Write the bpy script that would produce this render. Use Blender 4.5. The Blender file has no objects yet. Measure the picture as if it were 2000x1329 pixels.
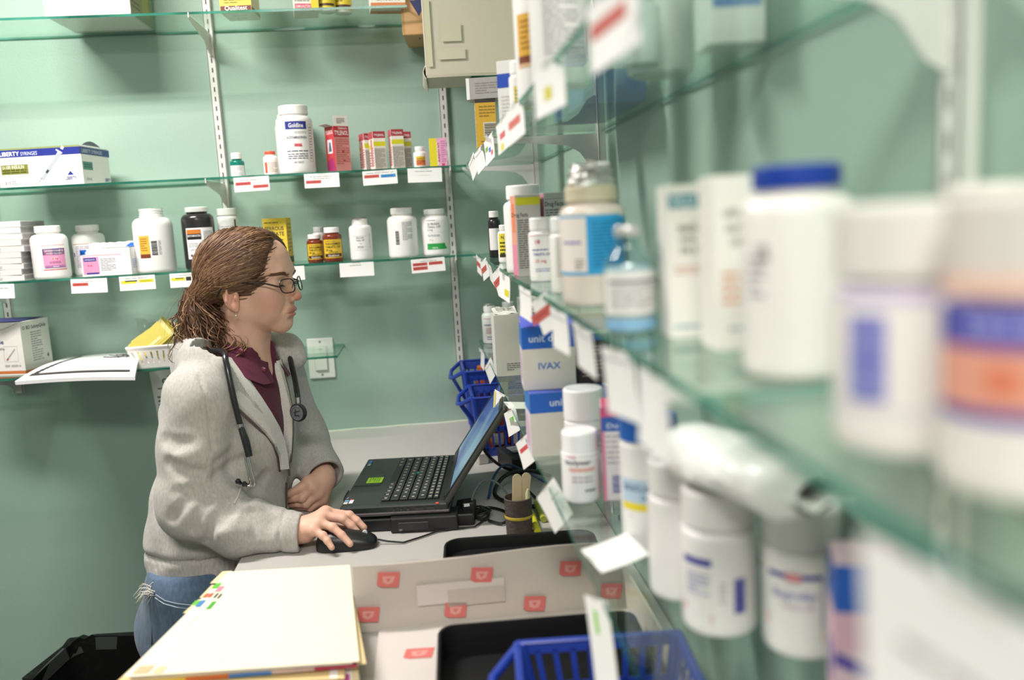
import bpy, bmesh, math, random
import numpy as np
from mathutils import Vector, Matrix, Euler
random.seed(7)
SC = bpy.context.scene
COL = SC.collection

# ------------------------------------------------------------------ camera
cd = bpy.data.cameras.new('camera'); cam = bpy.data.objects.new('camera', cd); COL.objects.link(cam)
CM = [(0.9932120, 0.0689874, -0.0936520), (-0.1024568, 0.1376909, -0.9851618), (-0.0550687, 0.9880698, 0.1438244)]
m4 = Matrix([list(r) + [0] for r in CM] + [[0, 0, 0, 1]])
m4.translation = Vector((0, 0, 1.5))
cam.matrix_world = m4
cd.sensor_fit = 'HORIZONTAL'; cd.sensor_width = 36; cd.lens = 30.6
cd.clip_start = .02
cd.dof.use_dof = True; cd.dof.focus_distance = 1.80; cd.dof.aperture_fstop = 2.5
SC.camera = cam

# ------------------------------------------------------------------ world, lights, exposure
w = bpy.data.worlds.new('world'); SC.world = w; w.use_nodes = True
w.node_tree.nodes['Background'].inputs[0].default_value = (.9, .95, 1, 1)
w.node_tree.nodes['Background'].inputs[1].default_value = .3
vs = SC.view_settings
vs.view_transform = 'Standard'; vs.look = 'None'; vs.gamma = 1; vs.use_curve_mapping = False
vs.exposure = 0.36

def area(name, loc, sx, sy, power, col=(1, .935, .905)):
    l = bpy.data.lights.new(name, 'AREA'); l.shape = 'RECTANGLE'; l.size = sx; l.size_y = sy
    l.energy = power; l.color = col
    o = bpy.data.objects.new(name, l); COL.objects.link(o); o.location = loc
    return o
area('ceiling_light_lamp', (-1.0, 1.62, 2.605), .75, .16, 36)
area('ceiling_light_lamp', (-.28, -.55, 2.605), 1.0, .45, 38)

# ------------------------------------------------------------------ materials
def lin(c):
    if isinstance(c, str):
        c = c.lstrip('#'); c = c if len(c) == 6 else ''.join(q * 2 for q in c); c = [int(c[i:i + 2], 16) / 255 for i in (0, 2, 4)]
    return tuple((x / 12.92 if x <= .04045 else ((x + .055) / 1.055) ** 2.4) for x in c)
MATS = {}
def mat(col, rough=.5, metal=0, var=.04, bump=0, scale=60, spec=.5, trans=0, sss=0, coat=0):
    key = (col, rough, metal, var, bump, scale, spec, trans, sss, coat)
    if key in MATS: return MATS[key]
    m = bpy.data.materials.new('m_%d' % len(MATS)); m.use_nodes = True
    nt = m.node_tree; n = nt.nodes; b = n['Principled BSDF']
    c = lin(col)
    b.inputs['Roughness'].default_value = rough; b.inputs['Metallic'].default_value = metal
    b.inputs['Specular IOR Level'].default_value = spec
    b.inputs['Transmission Weight'].default_value = trans
    b.inputs['Coat Weight'].default_value = coat
    if sss:
        b.inputs['Subsurface Weight'].default_value = sss
        b.inputs['Subsurface Radius'].default_value = (.012, .005, .003)
        b.inputs['Subsurface Scale'].default_value = 1.0
    tc = n.new('ShaderNodeTexCoord'); no = n.new('ShaderNodeTexNoise'); no.inputs['Scale'].default_value = scale
    no.inputs['Detail'].default_value = 3
    nt.links.new(tc.outputs['Object'], no.inputs['Vector'])
    mx = n.new('ShaderNodeMix'); mx.data_type = 'RGBA'
    mx.inputs[6].default_value = tuple(max(0, x * (1 - var)) for x in c) + (1,)
    mx.inputs[7].default_value = tuple(min(1, x * (1 + var)) for x in c) + (1,)
    nt.links.new(no.outputs['Fac'], mx.inputs[0]); nt.links.new(mx.outputs[2], b.inputs['Base Color'])
    if bump:
        bp = n.new('ShaderNodeBump'); bp.inputs['Strength'].default_value = 1; bp.inputs['Distance'].default_value = bump
        nt.links.new(no.outputs['Fac'], bp.inputs['Height']); nt.links.new(bp.outputs[0], b.inputs['Normal'])
    MATS[key] = m
    return m

def glassy(name, tint, gloss=.08, rough=.02):
    """thin clear glass or plastic film: passes light straight through, mirrors by fresnel"""
    m = bpy.data.materials.new(name); m.use_nodes = True
    nt = m.node_tree; n = nt.nodes; n.remove(n['Principled BSDF'])
    t = n.new('ShaderNodeBsdfTransparent'); t.inputs[0].default_value = lin(tint) + (1,)
    g = n.new('ShaderNodeBsdfGlossy'); g.inputs['Roughness'].default_value = rough
    g.inputs[0].default_value = (.9, 1, .95, 1)
    f = n.new('ShaderNodeLayerWeight'); f.inputs[0].default_value = .5
    pw = n.new('ShaderNodeMath'); pw.operation = 'POWER'; pw.inputs[1].default_value = 5
    nt.links.new(f.outputs[1], pw.inputs[0])
    a = n.new('ShaderNodeMath'); a.operation = 'MULTIPLY_ADD'; a.inputs[1].default_value = .85; a.inputs[2].default_value = gloss
    mx = n.new('ShaderNodeMixShader')
    nt.links.new(pw.outputs[0], a.inputs[0]); nt.links.new(a.outputs[0], mx.inputs[0])
    nt.links.new(t.outputs[0], mx.inputs[1]); nt.links.new(g.outputs[0], mx.inputs[2])
    nt.links.new(mx.outputs[0], n['Material Output'].inputs[0])
    return m
GLASS = glassy('shelf_glass', '#f7fcf9', .03)
FILM = glassy('clear_plastic', '#f4f4f2', .03, .15)
LENS = glassy('spectacle_lens', '#f0f2f0', .02)
def edge_mat():
    m = bpy.data.materials.new('glass_edge'); m.use_nodes = True
    nt = m.node_tree; n = nt.nodes; b = n['Principled BSDF']
    b.inputs['Roughness'].default_value = .12; b.inputs['Specular IOR Level'].default_value = .8
    tc = n.new('ShaderNodeTexCoord'); no = n.new('ShaderNodeTexNoise'); no.inputs['Scale'].default_value = 7
    nt.links.new(tc.outputs['Object'], no.inputs['Vector'])
    r = n.new('ShaderNodeValToRGB'); r.color_ramp.elements[0].position = .4; r.color_ramp.elements[1].position = .62
    r.color_ramp.elements[0].color = lin('#12594a') + (1,); r.color_ramp.elements[1].color = lin('#4a9a85') + (1,)
    nt.links.new(no.outputs['Fac'], r.inputs[0]); nt.links.new(r.outputs[0], b.inputs['Base Color'])
    t = n.new('ShaderNodeBsdfTransparent'); t.inputs[0].default_value = lin('#6fb49d') + (1,)
    mx = n.new('ShaderNodeMixShader'); mx.inputs[0].default_value = .3
    nt.links.new(b.outputs[0], mx.inputs[1]); nt.links.new(t.outputs[0], mx.inputs[2])
    nt.links.new(mx.outputs[0], n['Material Output'].inputs[0])
    return m
GEDGE = edge_mat()

# ------------------------------------------------------------------ object helpers
def tag(o, label=None, cat=None, group=None, kind=None):
    if label: o['label'] = label
    if cat: o['category'] = cat
    if group: o['group'] = group
    if kind: o['kind'] = kind
    return o
def thing(name, label, cat, loc=(0, 0, 0), rz=0, group=None, rx=0, ry=0):
    o = bpy.data.objects.new(name, None); COL.objects.link(o); o.empty_display_size = .02
    o.location = loc; o.rotation_euler = (rx, ry, rz)
    return tag(o, label, cat, group)

class MB:
    def __init__(s): s.v = []; s.f = []; s.m = []; s.mats = []; s.sm = []
    def mi(s, m):
        if m not in s.mats: s.mats.append(m)
        return s.mats.index(m)
    def add(s, vs, fs, m, smooth=False):
        b = len(s.v); k = s.mi(m)
        s.v += [tuple(map(float, p)) for p in vs]
        for f in fs: s.f.append(tuple(b + i for i in f)); s.m.append(k); s.sm.append(smooth)
        return s
    def box(s, c, d, m, bev=0, M=None):
        bm = bmesh.new(); bmesh.ops.create_cube(bm, size=1)
        for v in bm.verts: v.co = Vector((v.co.x * d[0], v.co.y * d[1], v.co.z * d[2]))
        if bev: bmesh.ops.bevel(bm, geom=bm.edges[:], offset=bev, segments=2 if bev > .0015 else 1, profile=.5, affect='EDGES')
        for v in bm.verts:
            if M is not None: v.co = M @ v.co
            v.co += Vector(c)
        bm.verts.index_update()
        s.add([v.co[:] for v in bm.verts], [[v.index for v in f.verts] for f in bm.faces], m); bm.free()
        return s
    def lathe(s, prof, m, n=32, c=(0, 0, 0), M=None, rib=0, smooth=True):
        vs = []; fs = []
        for j, (r, z) in enumerate(prof):
            for i in range(n):
                a = 2 * math.pi * i / n; rr = r - (rib if (i % 2 and r > 0) else 0)
                vs.append(Vector((rr * math.cos(a), rr * math.sin(a), z)))
        for j in range(len(prof) - 1):
            for i in range(n):
                k = (i + 1) % n
                fs.append((j * n + i, j * n + k, (j + 1) * n + k, (j + 1) * n + i))
        if M is not None: vs = [M @ v for v in vs]
        return s.add([v + Vector(c) for v in vs], fs, m, smooth)
    def tube(s, pts, r, m, n=8, closed=False, cap=True, flat=1.0):
        pts = [Vector(p) for p in pts]; N = len(pts)
        rs = r if isinstance(r, (list, tuple)) else [r] * N
        vs = []; fs = []; up = None
        for i, p in enumerate(pts):
            if closed: t = pts[(i + 1) % N] - pts[i - 1]
            else: t = pts[min(i + 1, N - 1)] - pts[max(i - 1, 0)]
            t.normalize()
            if up is None:
                up = Vector((0, 0, 1)) if abs(t.z) < .9 else Vector((1, 0, 0))
            up = (up - t * up.dot(t)).normalized(); sd = t.cross(up)
            for k in range(n):
                a = 2 * math.pi * k / n
                vs.append(p + (up * math.cos(a) * flat + sd * math.sin(a)) * rs[i])
        M = N if closed else N - 1
        for i in range(M):
            j = (i + 1) % N
            for k in range(n):
                l = (k + 1) % n
                fs.append((i * n + k, i * n + l, j * n + l, j * n + k))
        if cap and not closed:
            fs.append(tuple(range(n - 1, -1, -1))); fs.append(tuple((N - 1) * n + k for k in range(n)))
        return s.add(vs, fs, m, True)
    def sheet(s, rows, m, th=0, smooth=True):
        """grid of points; th gives it thickness along its normal"""
        R = len(rows); C = len(rows[0]); P = [[Vector(p) for p in r] for r in rows]
        vs = [p for r in P for p in r]
        fs = [(i * C + j, i * C + j + 1, (i + 1) * C + j + 1, (i + 1) * C + j) for i in range(R - 1) for j in range(C - 1)]
        if th:
            off = []
            for i in range(R):
                for j in range(C):
                    a = P[min(i + 1, R - 1)][j] - P[max(i - 1, 0)][j]; b = P[i][min(j + 1, C - 1)] - P[i][max(j - 1, 0)]
                    nn = b.cross(a)
                    if nn.length > 1e-12: nn.normalize()
                    off.append(P[i][j] - nn * th)
            nv = len(vs); vs = vs + off
            fs += [tuple(reversed([nv + k for k in f])) for f in fs]
            ring = [(0, j) for j in range(C)] + [(i, C - 1) for i in range(1, R)] + [(R - 1, j) for j in range(C - 2, -1, -1)] + [(i, 0) for i in range(R - 2, 0, -1)]
            ids = [i * C + j for i, j in ring]
            for a, b in zip(ids, ids[1:] + ids[:1]): fs.append((b, a, a + nv, b + nv))
        return s.add(vs, fs, m, smooth)
    def prism(s, poly, d, m, M=None, c=(0, 0, 0)):
        """polygon in XZ extruded along Y by d (centred)"""
        n = len(poly); vs = [Vector((x, -d / 2, z)) for x, z in poly] + [Vector((x, d / 2, z)) for x, z in poly]
        fs = [tuple(range(n)), tuple(range(2 * n - 1, n - 1, -1))] + [((i + 1) % n, i, n + i, n + (i + 1) % n) for i in range(n)]
        if M is not None: vs = [M @ v for v in vs]
        return s.add([v + Vector(c) for v in vs], fs, m)
    def build(s, name, parent=None, loc=None, rz=None, auto=True):
        me = bpy.data.meshes.new(name); me.from_pydata(s.v, [], s.f)
        for m in s.mats: me.materials.append(m)
        me.polygons.foreach_set('material_index', s.m); me.polygons.foreach_set('use_smooth', s.sm)
        me.update()
        if auto and any(s.sm):
            try: me.set_sharp_from_angle(angle=math.radians(38))
            except Exception: pass
        o = bpy.data.objects.new(name, me); COL.objects.link(o)
        if parent is not None: o.parent = parent
        if loc is not None: o.location = loc
        if rz is not None: o.rotation_euler = (0, 0, rz)
        return o

# ------------------------------------------------------------------ printed artwork
TX = {}
def text_geo(body, bold=0.0):
    k = (body, bold)
    if k in TX: return TX[k]
    cu = bpy.data.curves.new('t', 'FONT'); cu.body = body; cu.size = 1; cu.resolution_u = 2; cu.offset = bold * .45
    cu.align_x = 'LEFT'
    o = bpy.data.objects.new('t', cu); me = o.to_mesh()
    v = [(p.co.x, p.co.y) for p in me.vertices]; f = [tuple(p.vertices) for p in me.polygons]
    w = max([p[0] for p in v] + [.01])
    o.to_mesh_clear(); bpy.data.objects.remove(o); bpy.data.curves.remove(cu)
    TX[k] = (v, f, w)
    return TX[k]
# art items: ('R',u0,v0,u1,v1,col[,layer])  ('T',u,v,size,text,col[,bold,align,width,rot])  ('L',u0,v0,u1,v1,rows,col)  ('B',u0,v0,u1,v1,col,dir)  ('P',[(u,v)..],col[,layer])
def art(mb, items, fmap, seg=.004, gl=0.0, base=.00025):
    rnd = random.Random(len(items) * 7 + 3)
    def rect(u0, v0, u1, v1, col, lay):
        n = max(1, int(abs(u1 - u0) / seg)); vs = []; fs = []
        for i in range(n + 1):
            u = u0 + (u1 - u0) * i / n
            vs += [fmap(u, v0, base + lay * .0001), fmap(u, v1, base + lay * .0001)]
        for i in range(n): fs.append((2 * i, 2 * i + 2, 2 * i + 3, 2 * i + 1))
        mb.add(vs, fs, mat(col, .45, var=.02))
    for it in items:
        t = it[0]
        if t == 'R': rect(*it[1:6], it[6] if len(it) > 6 else 0)
        elif t == 'P':
            mb.add([fmap(u, v, base + (it[3] if len(it) > 3 else 1) * .0001) for u, v in it[1]], [tuple(range(len(it[1])))], mat(it[2], .45, var=.02))
        elif t == 'T':
            u, v, size, body, col = it[1:6]; bold = it[6] if len(it) > 6 else 0; al = it[7] if len(it) > 7 else 'C'
            wd = it[8] if len(it) > 8 else None; rot = it[9] if len(it) > 9 else 0
            gv, gf, gw = text_geo(body, bold)
            sx = size if wd is None else wd / gw
            ox = {'C': -gw / 2, 'L': 0, 'R': -gw}[al]
            out = []
            for a, b in gv:
                x = (a + ox) * sx; y = b * size
                if rot: x, y = x * math.cos(rot) - y * math.sin(rot), x * math.sin(rot) + y * math.cos(rot)
                out.append(fmap(u + x, v + y, base + .0004))
            mb.add(out, gf, mat(col, .5, var=.02))
        elif t == 'L':
            u0, v0, u1, v1, rows, col = it[1:7]
            for r in range(rows):
                y = v1 - (v1 - v0) * (r + .5) / rows; hh = (v1 - v0) / rows * .22
                x = u0
                while x < u1:
                    ln = rnd.uniform(.12, .35) * (u1 - u0); e = min(u1, x + ln)
                    if r % 4 == 3 and x > u0 + .5 * (u1 - u0): break
                    rect(x, y - hh, e, y + hh, col, 2); x = e + .04 * (u1 - u0)
        elif t == 'B':
            u0, v0, u1, v1, col, dr = it[1:7]; p = 0; L = (v1 - v0) if dr else (u1 - u0)
            while p < L:
                wd = rnd.choice((.03, .045, .07)) * L; e = min(L, p + wd)
                if dr: rect(u0, v0 + p, u1, v0 + e, col, 3)
                else: rect(u0 + p, v0, u0 + e, v1, col, 3)
                p = e + rnd.choice((.025, .04)) * L
def cyl(R, c=(0, 0)):
    return lambda u, v, o: (c[0] + (R + o) * math.sin(u / R), c[1] - (R + o) * math.cos(u / R), v)

# ------------------------------------------------------------------ bottles, boxes, cards
WH = '#f3f1ee'
def bottle(name, label, loc, w, h, rz=0, col=WH, cap='#f4f4f2', items=(), lab=None, caph=None, neck=.66, capr=None, shoulder=.74, open_=False, group=None, rough=.32, foil=None, cat='bottle', rib=.0004, n=40, bodym=None):
    r = w / 2; t = thing(name, label, cat, loc, rz, group)
    ch = caph or h * .13; rn = r * neck; rc = capr or rn * 1.12; hs = h * shoulder - 0; hn = h - ch
    bm_ = bodym or mat(col, rough, var=.015, spec=.5)
    hs = min(hs, (hn - .03 * h - (r - rn) * 1.0) / .97)
    p = [(0, 0), (r * .86, 0), (r * .95, .0012), (r * .99, .004), (r, .008), (r, hs * .97)]
    top = hn - .002
    for i in range(1, 9):
        a = i / 8 * math.pi / 2
        p.append((rn + (r - rn) * math.cos(a) ** .9 if i < 8 else rn, hs * .97 + (top - hs * .97) * math.sin(a) * .93))
    p += [(rn, top), (rn, top + .001), (rn + .0012, top + .0015), (rn + .0012, top + .003), (rn * .98, top + .0035)]
    if open_:
        for k in range(3): z = top + .005 + k * ch * .25; p += [(rn * .98, z), (rn * .98 + .0009, z + ch * .06), (rn * .98, z + ch * .12)]
        p += [(rn * .98, h), (rn * .85, h), (rn * .85, h - ch)]
    else: p += [(rn * .95, h - .002), (0, h - .002)]
    MB().lathe(p, bm_, n).build('body', t)
    if cap and not open_:
        cm = mat(cap, .4, var=.02)
        b = MB(); b.lathe([(rc, hn + .0015), (rc, h - .0035)], cm, 72 if r > .02 else 48, rib=rib, smooth=False)
        b.lathe([(rc * .93, hn + .0015), (rc, hn + .0015)], cm, 32)
        b.lathe([(rc, h - .0035), (rc * .985, h - .0012), (rc * .93, h), (rc * .8, h), (rc * .78, h - .0004), (0, h - .0004)], cm, 40)
        b.build('cap', t)
    if foil:
        b = MB(); rr = random.Random(3); k = 14
        rows = []
        for i in range(9):
            a = i / 8; rad = rn * (1.05 - .25 * a) * (1 if i < 8 else .05)
            rows.append([(rad * math.cos(q / k * 2 * math.pi) * rr.uniform(.82, 1.12), rad * math.sin(q / k * 2 * math.pi) * rr.uniform(.82, 1.12), h - .001 + foil * (a ** .8) * rr.uniform(.8, 1.1)) for q in range(k)])
            rows[-1].append(rows[-1][0])
        b.sheet(rows, mat('#c9c6c2', .3, .6, .2, .001, 120), smooth=False); b.build('foil_seal', t)
    if lab or items:
        b = MB(); f = cyl(r)
        if lab:
            u0, v0, u1, v1, lc = lab
            art(b, [('R', u0, v0, u1, v1, lc, 0)], f, .003, base=.0002)
        art(b, items, f, .003, base=.0003)
        b.build('label', t)
    return t
def carton(name, label, loc, d, col, rz=0, faces={}, group=None, cat='box', rx=0, ry=0, bev=.0006, rough=.5, kids=None):
    w, dp, h = d; b = MB(); b.box((0, 0, h / 2), d, mat(col, rough, var=.03), bev)
    F = {'front': lambda u, v, o: (u, -dp / 2 - o, v), 'right': lambda u, v, o: (w / 2 + o, u, v), 'left': lambda u, v, o: (-w / 2 - o, -u, v), 'back': lambda u, v, o: (-u, dp / 2 + o, v),
         'top': lambda u, v, o: (u, v, h + o), 'bottom': lambda u, v, o: (u, -v, -o)}
    for k, it in faces.items(): art(b, it, F[k], 1, base=.00015)
    if kids:
        t = thing(name, label, cat, loc, rz, group, rx, ry); b.build('carton_body', t); kids(t)
        return t
    o = b.build(name); o.location = loc; o.rotation_euler = (rx, ry, rz)
    return tag(o, label, cat, group)
def card(label, loc, rz=0, w=.088, h=.036, items=(), tilt=0, group=None, roll=0, bend=0):
    """paper price card hanging from a clear clip on the front edge of a shelf"""
    t = thing('shelf_card', label, 'card', loc, rz, group); t.rotation_euler = (tilt, roll, rz)
    b = MB(); N = 6
    fm = lambda u, v, o: (u, -.001 - o - bend * (v / h) ** 2, v)
    rows = [[fm(-w / 2 + w * j / 4, -h + h * i / N, 0) for j in range(5)] for i in range(N + 1)]
    b.sheet(rows, mat('#f4f3f0', .6, var=.01), .0005, False)
    art(b, items, fm, 1, base=.0002); b.build('paper', t)
    MB().box((0, .0004, .0005), (w * .25, .004, .007), FILM, .0004).build('clip', t)
    return t

# ================================================================== room
WX, WY = .32, 2.522
ZT, ZU, ZM, ZL = 2.034, 1.632, 1.400, 1.142       # shelf tops
WALL = mat('#9cb5a7', .42, var=.02, bump=.0004, scale=220, spec=.45)
def struct(name, b): return tag(b.build(name), kind='structure')
struct('wall_back', MB().box((-1.2, WY + .05, 1.35), (3.4, .1, 2.7), WALL))
struct('wall_right', MB().box((WX + .05, .2, 1.35), (.1, 4.6, 2.7), WALL))
struct('wall_left', MB().box((-2.85, .2, 1.35), (.1, 4.6, 2.7), WALL))
struct('wall_rear', MB().box((-1.2, -2.05, 1.35), (3.4, .1, 2.7), mat('#a8a59c', .6)))
struct('floor', MB().box((-1.2, .2, -.05), (3.4, 4.8, .1), mat('#5a5750', .35, var=.08, scale=9)))
struct('ceiling', MB().box((-1.2, .2, 2.75), (3.4, 4.8, .1), mat('#e6e4de', .8)))
# paint-and-caulk line where the counter meets the wall
b = MB(); pts = [(-.345 + .06 * i, WY - .0015, .9015 + random.uniform(-.001, .0012)) for i in range(12)]
b.tube(pts, .0022, mat('#d9e2cf', .6, var=.1), 6); struct('trim_1', b)

# ceiling lamps: housings round the two lights
for nm, (x, y, sx, sy), lb in (('ceiling_light', (-1.0, 1.62, .75, .16), 'long fluorescent ceiling light over the shelves'), ('ceiling_light', (-.28, -.55, 1.0, .45), 'wide fluorescent ceiling light behind the viewer')):
    t = thing(nm, lb, 'light', (x, y, 2.61)); WM = mat('#eeeeea', .5)
    b = MB(); b.box((0, 0, .06), (sx + .06, sy + .06, .06), WM, .002)
    for s in (-1, 1):
        b.box((s * (sx / 2 + .02), 0, .02), (.02, sy + .06, .06), WM); b.box((0, s * (sy / 2 + .02), .02), (sx + .06, .02, .06), WM)
    b.build('housing', t)

# counter: grey laminate worktop on base cabinets
b = MB(); lam = mat('#b5b2ad', .42, var=.04, scale=300, spec=.4)
b.box((-.028, 1.30, .8875), (.692, 2.44, .025), lam, .002)
t = thing('counter', 'grey laminate worktop running along the wall under the glass shelves', 'counter', (0, 0, 0))
b.build('worktop', t)
b = MB(); cab = mat('#a9a79f', .5); b.box((.0, 1.30, .46), (.62, 2.42, .83), cab, .002); b.build('base_cabinet', t)
for i in range(4):
    MB().box((-.318, .40 + .6 * i, .46), (.016, .57, .78), mat('#b9b6ad', .45), .002).build('cabinet_door', t)

# slotted uprights
STEEL = mat('#dfddd8', .35, var=.02, metal=.1)
def upright(label, x, y, z0, z1, face, group=None):
    """face: 0 on the back wall, 1 on the right wall"""
    t = thing('shelf_upright', label, 'shelf upright', (x, y, 0), -math.pi / 2 if face else 0, group)
    b = MB(); W, D = .0225, .012
    b.box((-W / 2 + .001, -D / 2, (z0 + z1) / 2), (.002, D, z1 - z0), STEEL)
    b.box((W / 2 - .001, -D / 2, (z0 + z1) / 2), (.002, D, z1 - z0), STEEL)
    b.box((0, -D + .0008, (z0 + z1) / 2), (W, .0016, z1 - z0), STEEL, .0004)
    dk = mat('#2a2524', .8); z = z0 + .012; k = 0
    while z < z1 - .015:
        b.add([(-.0016, -D - .0004, z), (.0016, -D - .0004, z), (.0016, -D - .0004, z + .0125), (-.0016, -D - .0004, z + .0125)], [(0, 1, 2, 3)], dk)
        z += .0254
    for q in (.05, .5, .93):
        zz = z0 + (z1 - z0) * q; b.lathe([(0, .0006), (.0035, .0004), (.004, 0)], mat('#9a9892', .3, .7), 12, c=(0, -D, zz), M=Matrix.Rotation(math.pi / 2, 3, 'X'))
    b.build('slotted_channel', t)
    return t
def bracket(label, x, y, z, L, face, group=None, h=.060):
    t = thing('shelf_bracket', label, 'shelf bracket', (x, y, z - .0075), -math.pi / 2 if face else 0, group)
    poly = [(0, 0), (-L, 0), (-L - .004, .006), (-L - .006, .006), (-L - .006, -.006), (-L * .95, -.012), (-L * .75, -.018), (-L * .5, -.026), (-L * .3, -h * .55), (-L * .12, -h * .9), (-.004, -h), (0, -h)]
    if face: poly = [(0, 0), (-L, 0), (-L - .004, .006), (-L - .006, .006), (-L - .006, -.005), (-L * .95, -.009), (-L * .7, -.011), (-L * .45, -.014), (-L * .27, -.019), (-L * .17, -h * .5), (-L * .08, -h * .9), (-.004, -h), (0, -h)]
    R = Matrix.Rotation(math.pi / 2, 3, 'Z')
    MB().prism([(a, c) for a, c in poly], .0026, STEEL, M=R, c=(0, -.012, 0)).build('blade', t)
    return t
upright('white slotted upright on the back wall above the woman', -.535, WY, 1.25, 2.68, 0)
upright('white slotted upright on the back wall above the blue baskets', .083, WY, 1.075, 2.68, 0)
upright('white slotted upright at the far left behind the injection box', -1.148, WY, 1.08, 2.68, 0)
upright('blurred white slotted upright nearest the viewer on the right wall', WX, .490, .95, 2.68, 1)
upright('white slotted upright in the middle of the right wall', WX, 1.50, .95, 2.68, 1)
upright('white slotted upright on the right wall next to the corner', WX, 2.36, .95, 2.68, 1)
for x, nm in ((-.535, 'above the woman'), (.083, 'beside the carton corner'), (-1.148, 'at the far left')):
    bracket('white bracket under the top back shelf ' + nm, x, WY, ZT, .205, 0)
    bracket('white bracket under the second back shelf ' + nm, x, WY, ZU, .205, 0)
    bracket('white bracket under the third back shelf ' + nm, x, WY, ZM, .205, 0)
bracket('white bracket under the lowest back shelf beside the injection box', -1.148, WY, ZL + .013, .205, 0)
bracket('white bracket under the lowest back shelf hidden behind the woman', -.535, WY, ZL + .013, .205, 0)
for y, nm in ((.490, 'nearest the viewer'), (1.50, 'in the middle of the wall'), (2.36, 'next to the corner')):
    bracket('white bracket under the upper right shelf ' + nm, WX, y, ZU + .003, .185, 1)
    bracket('white bracket under the main right shelf ' + nm, WX, y, ZM, .17, 1)
    bracket('white bracket under the lowest right shelf ' + nm, WX, y, ZL, .17, 1)

def shelf(label, x0, x1, y0, y1, z, th=.006):
    b = MB(); e = .0005
    v = [(x, y, zz) for zz in (z - th, z) for x, y in ((x0, y0), (x1, y0), (x1, y1), (x0, y1))]
    b.add(v, [(3, 2, 1, 0), (4, 5, 6, 7)], GLASS); b.add(v, [(0, 1, 5, 4), (1, 2, 6, 5), (2, 3, 7, 6), (3, 0, 4, 7)], GEDGE)
    return tag(b.build('glass_shelf'), label, 'shelf')
shelf('top glass shelf on the back wall holding the big white carton', -1.95, .0, 2.302, WY - .004, ZT)
shelf('second glass shelf on the back wall holding the syringe box and the red boxes', -1.95, .125, 2.302, WY - .004, ZU)
shelf('third glass shelf on the back wall behind the woman\'s head', -1.95, .136, 2.302, WY - .004, ZM)
shelf('lowest glass shelf on the back wall, ending in front of the light switch', -1.95, -.245, 2.302, WY - .004, ZL + .013)
shelf('main glass shelf on the right wall holding the blue-capped bottle', .140, WX - .006, .44, 2.296, ZM)
shelf('nearest glass shelf on the right wall holding the large blurred bottles', .140, WX - .006, -.25, .436, ZM)
shelf('upper glass shelf on the right wall with tilted price cards', .127, WX - .006, -.25, 2.30, ZU + .003)
shelf('lowest glass shelf on the right wall holding the stacked blue-topped boxes', .142, WX - .006, -.25, 2.50, ZL)
shelf('small glass shelf in the corner under the pale carton', .14, WX - .006, 2.125, 2.31, 1.828)
shelf('small glass shelf in the corner under the tan box', .055, WX - .006, 2.33, WY - .004, 1.968)

# light switch
t = thing('light_switch', 'white rocker light switch plate on the green wall behind the shelf end', 'light switch', (-.3145, WY, 1.118))
pw = mat('#efede8', .35, var=.01)
MB().box((0, -.003, 0), (.074, .006, .117), pw, .0025).build('wall_plate', t)
b = MB(); b.box((0, -.008, -.001), (.033, .008, .066), pw, .001); b.box((0, -.0066, -.001), (.038, .003, .071), mat('#cfcdc8', .5)); b.build('rocker', t)
for s in (-1, 1): MB().lathe([(0, .001), (.003, .0006), (.0035, 0)], mat('#b9b6b0', .3, .8), 12, c=(0, -.006, s * .048), M=Matrix.Rotation(math.pi / 2, 3, 'X')).build('screw', t)

# posted sheet on the wall behind the woman
b = MB(); W, H = .21, .27
b.sheet([[(-W / 2 + W * i / 6, -.001 - .004 * (i / 6) ** 2, H * j / 6) for i in range(7)] for j in range(7)], mat('#f2f1ee', .7), .0004)
f = lambda u, v, o: (u, -.001 - .004 * ((u + W / 2) / W) ** 2 - o, v)
art(b, [('T', -.06, .232, .03, 'oE', '#333333', .02), ('L', -.09, .215, .09, .222, 1, '#444444'), ('L', -.095, .02, -.04, .20, 16, '#555555'), ('L', -.02, .02, .08, .20, 16, '#666666')], f, .02)
o = b.build('wall_notice'); o.location = (-0.6720, 2.5200, 0.8509); o.rotation_euler = (0, math.radians(-4), 0)
tag(o, 'white printed sheet taped to the wall behind the woman\'s back', 'notice')

# ================================================================== things on the back wall shelves
BK = '#3b3a3a'; GR = '#8a8886'; RED = '#d8433b'; NAVY = '#28348c'; BLUE = '#1c55b4'; YEL = '#e9c53c'; YG = '#e3dc1e'; PINK = '#e79ac0'
def face(x, y): return -math.atan2(x, y)
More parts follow.
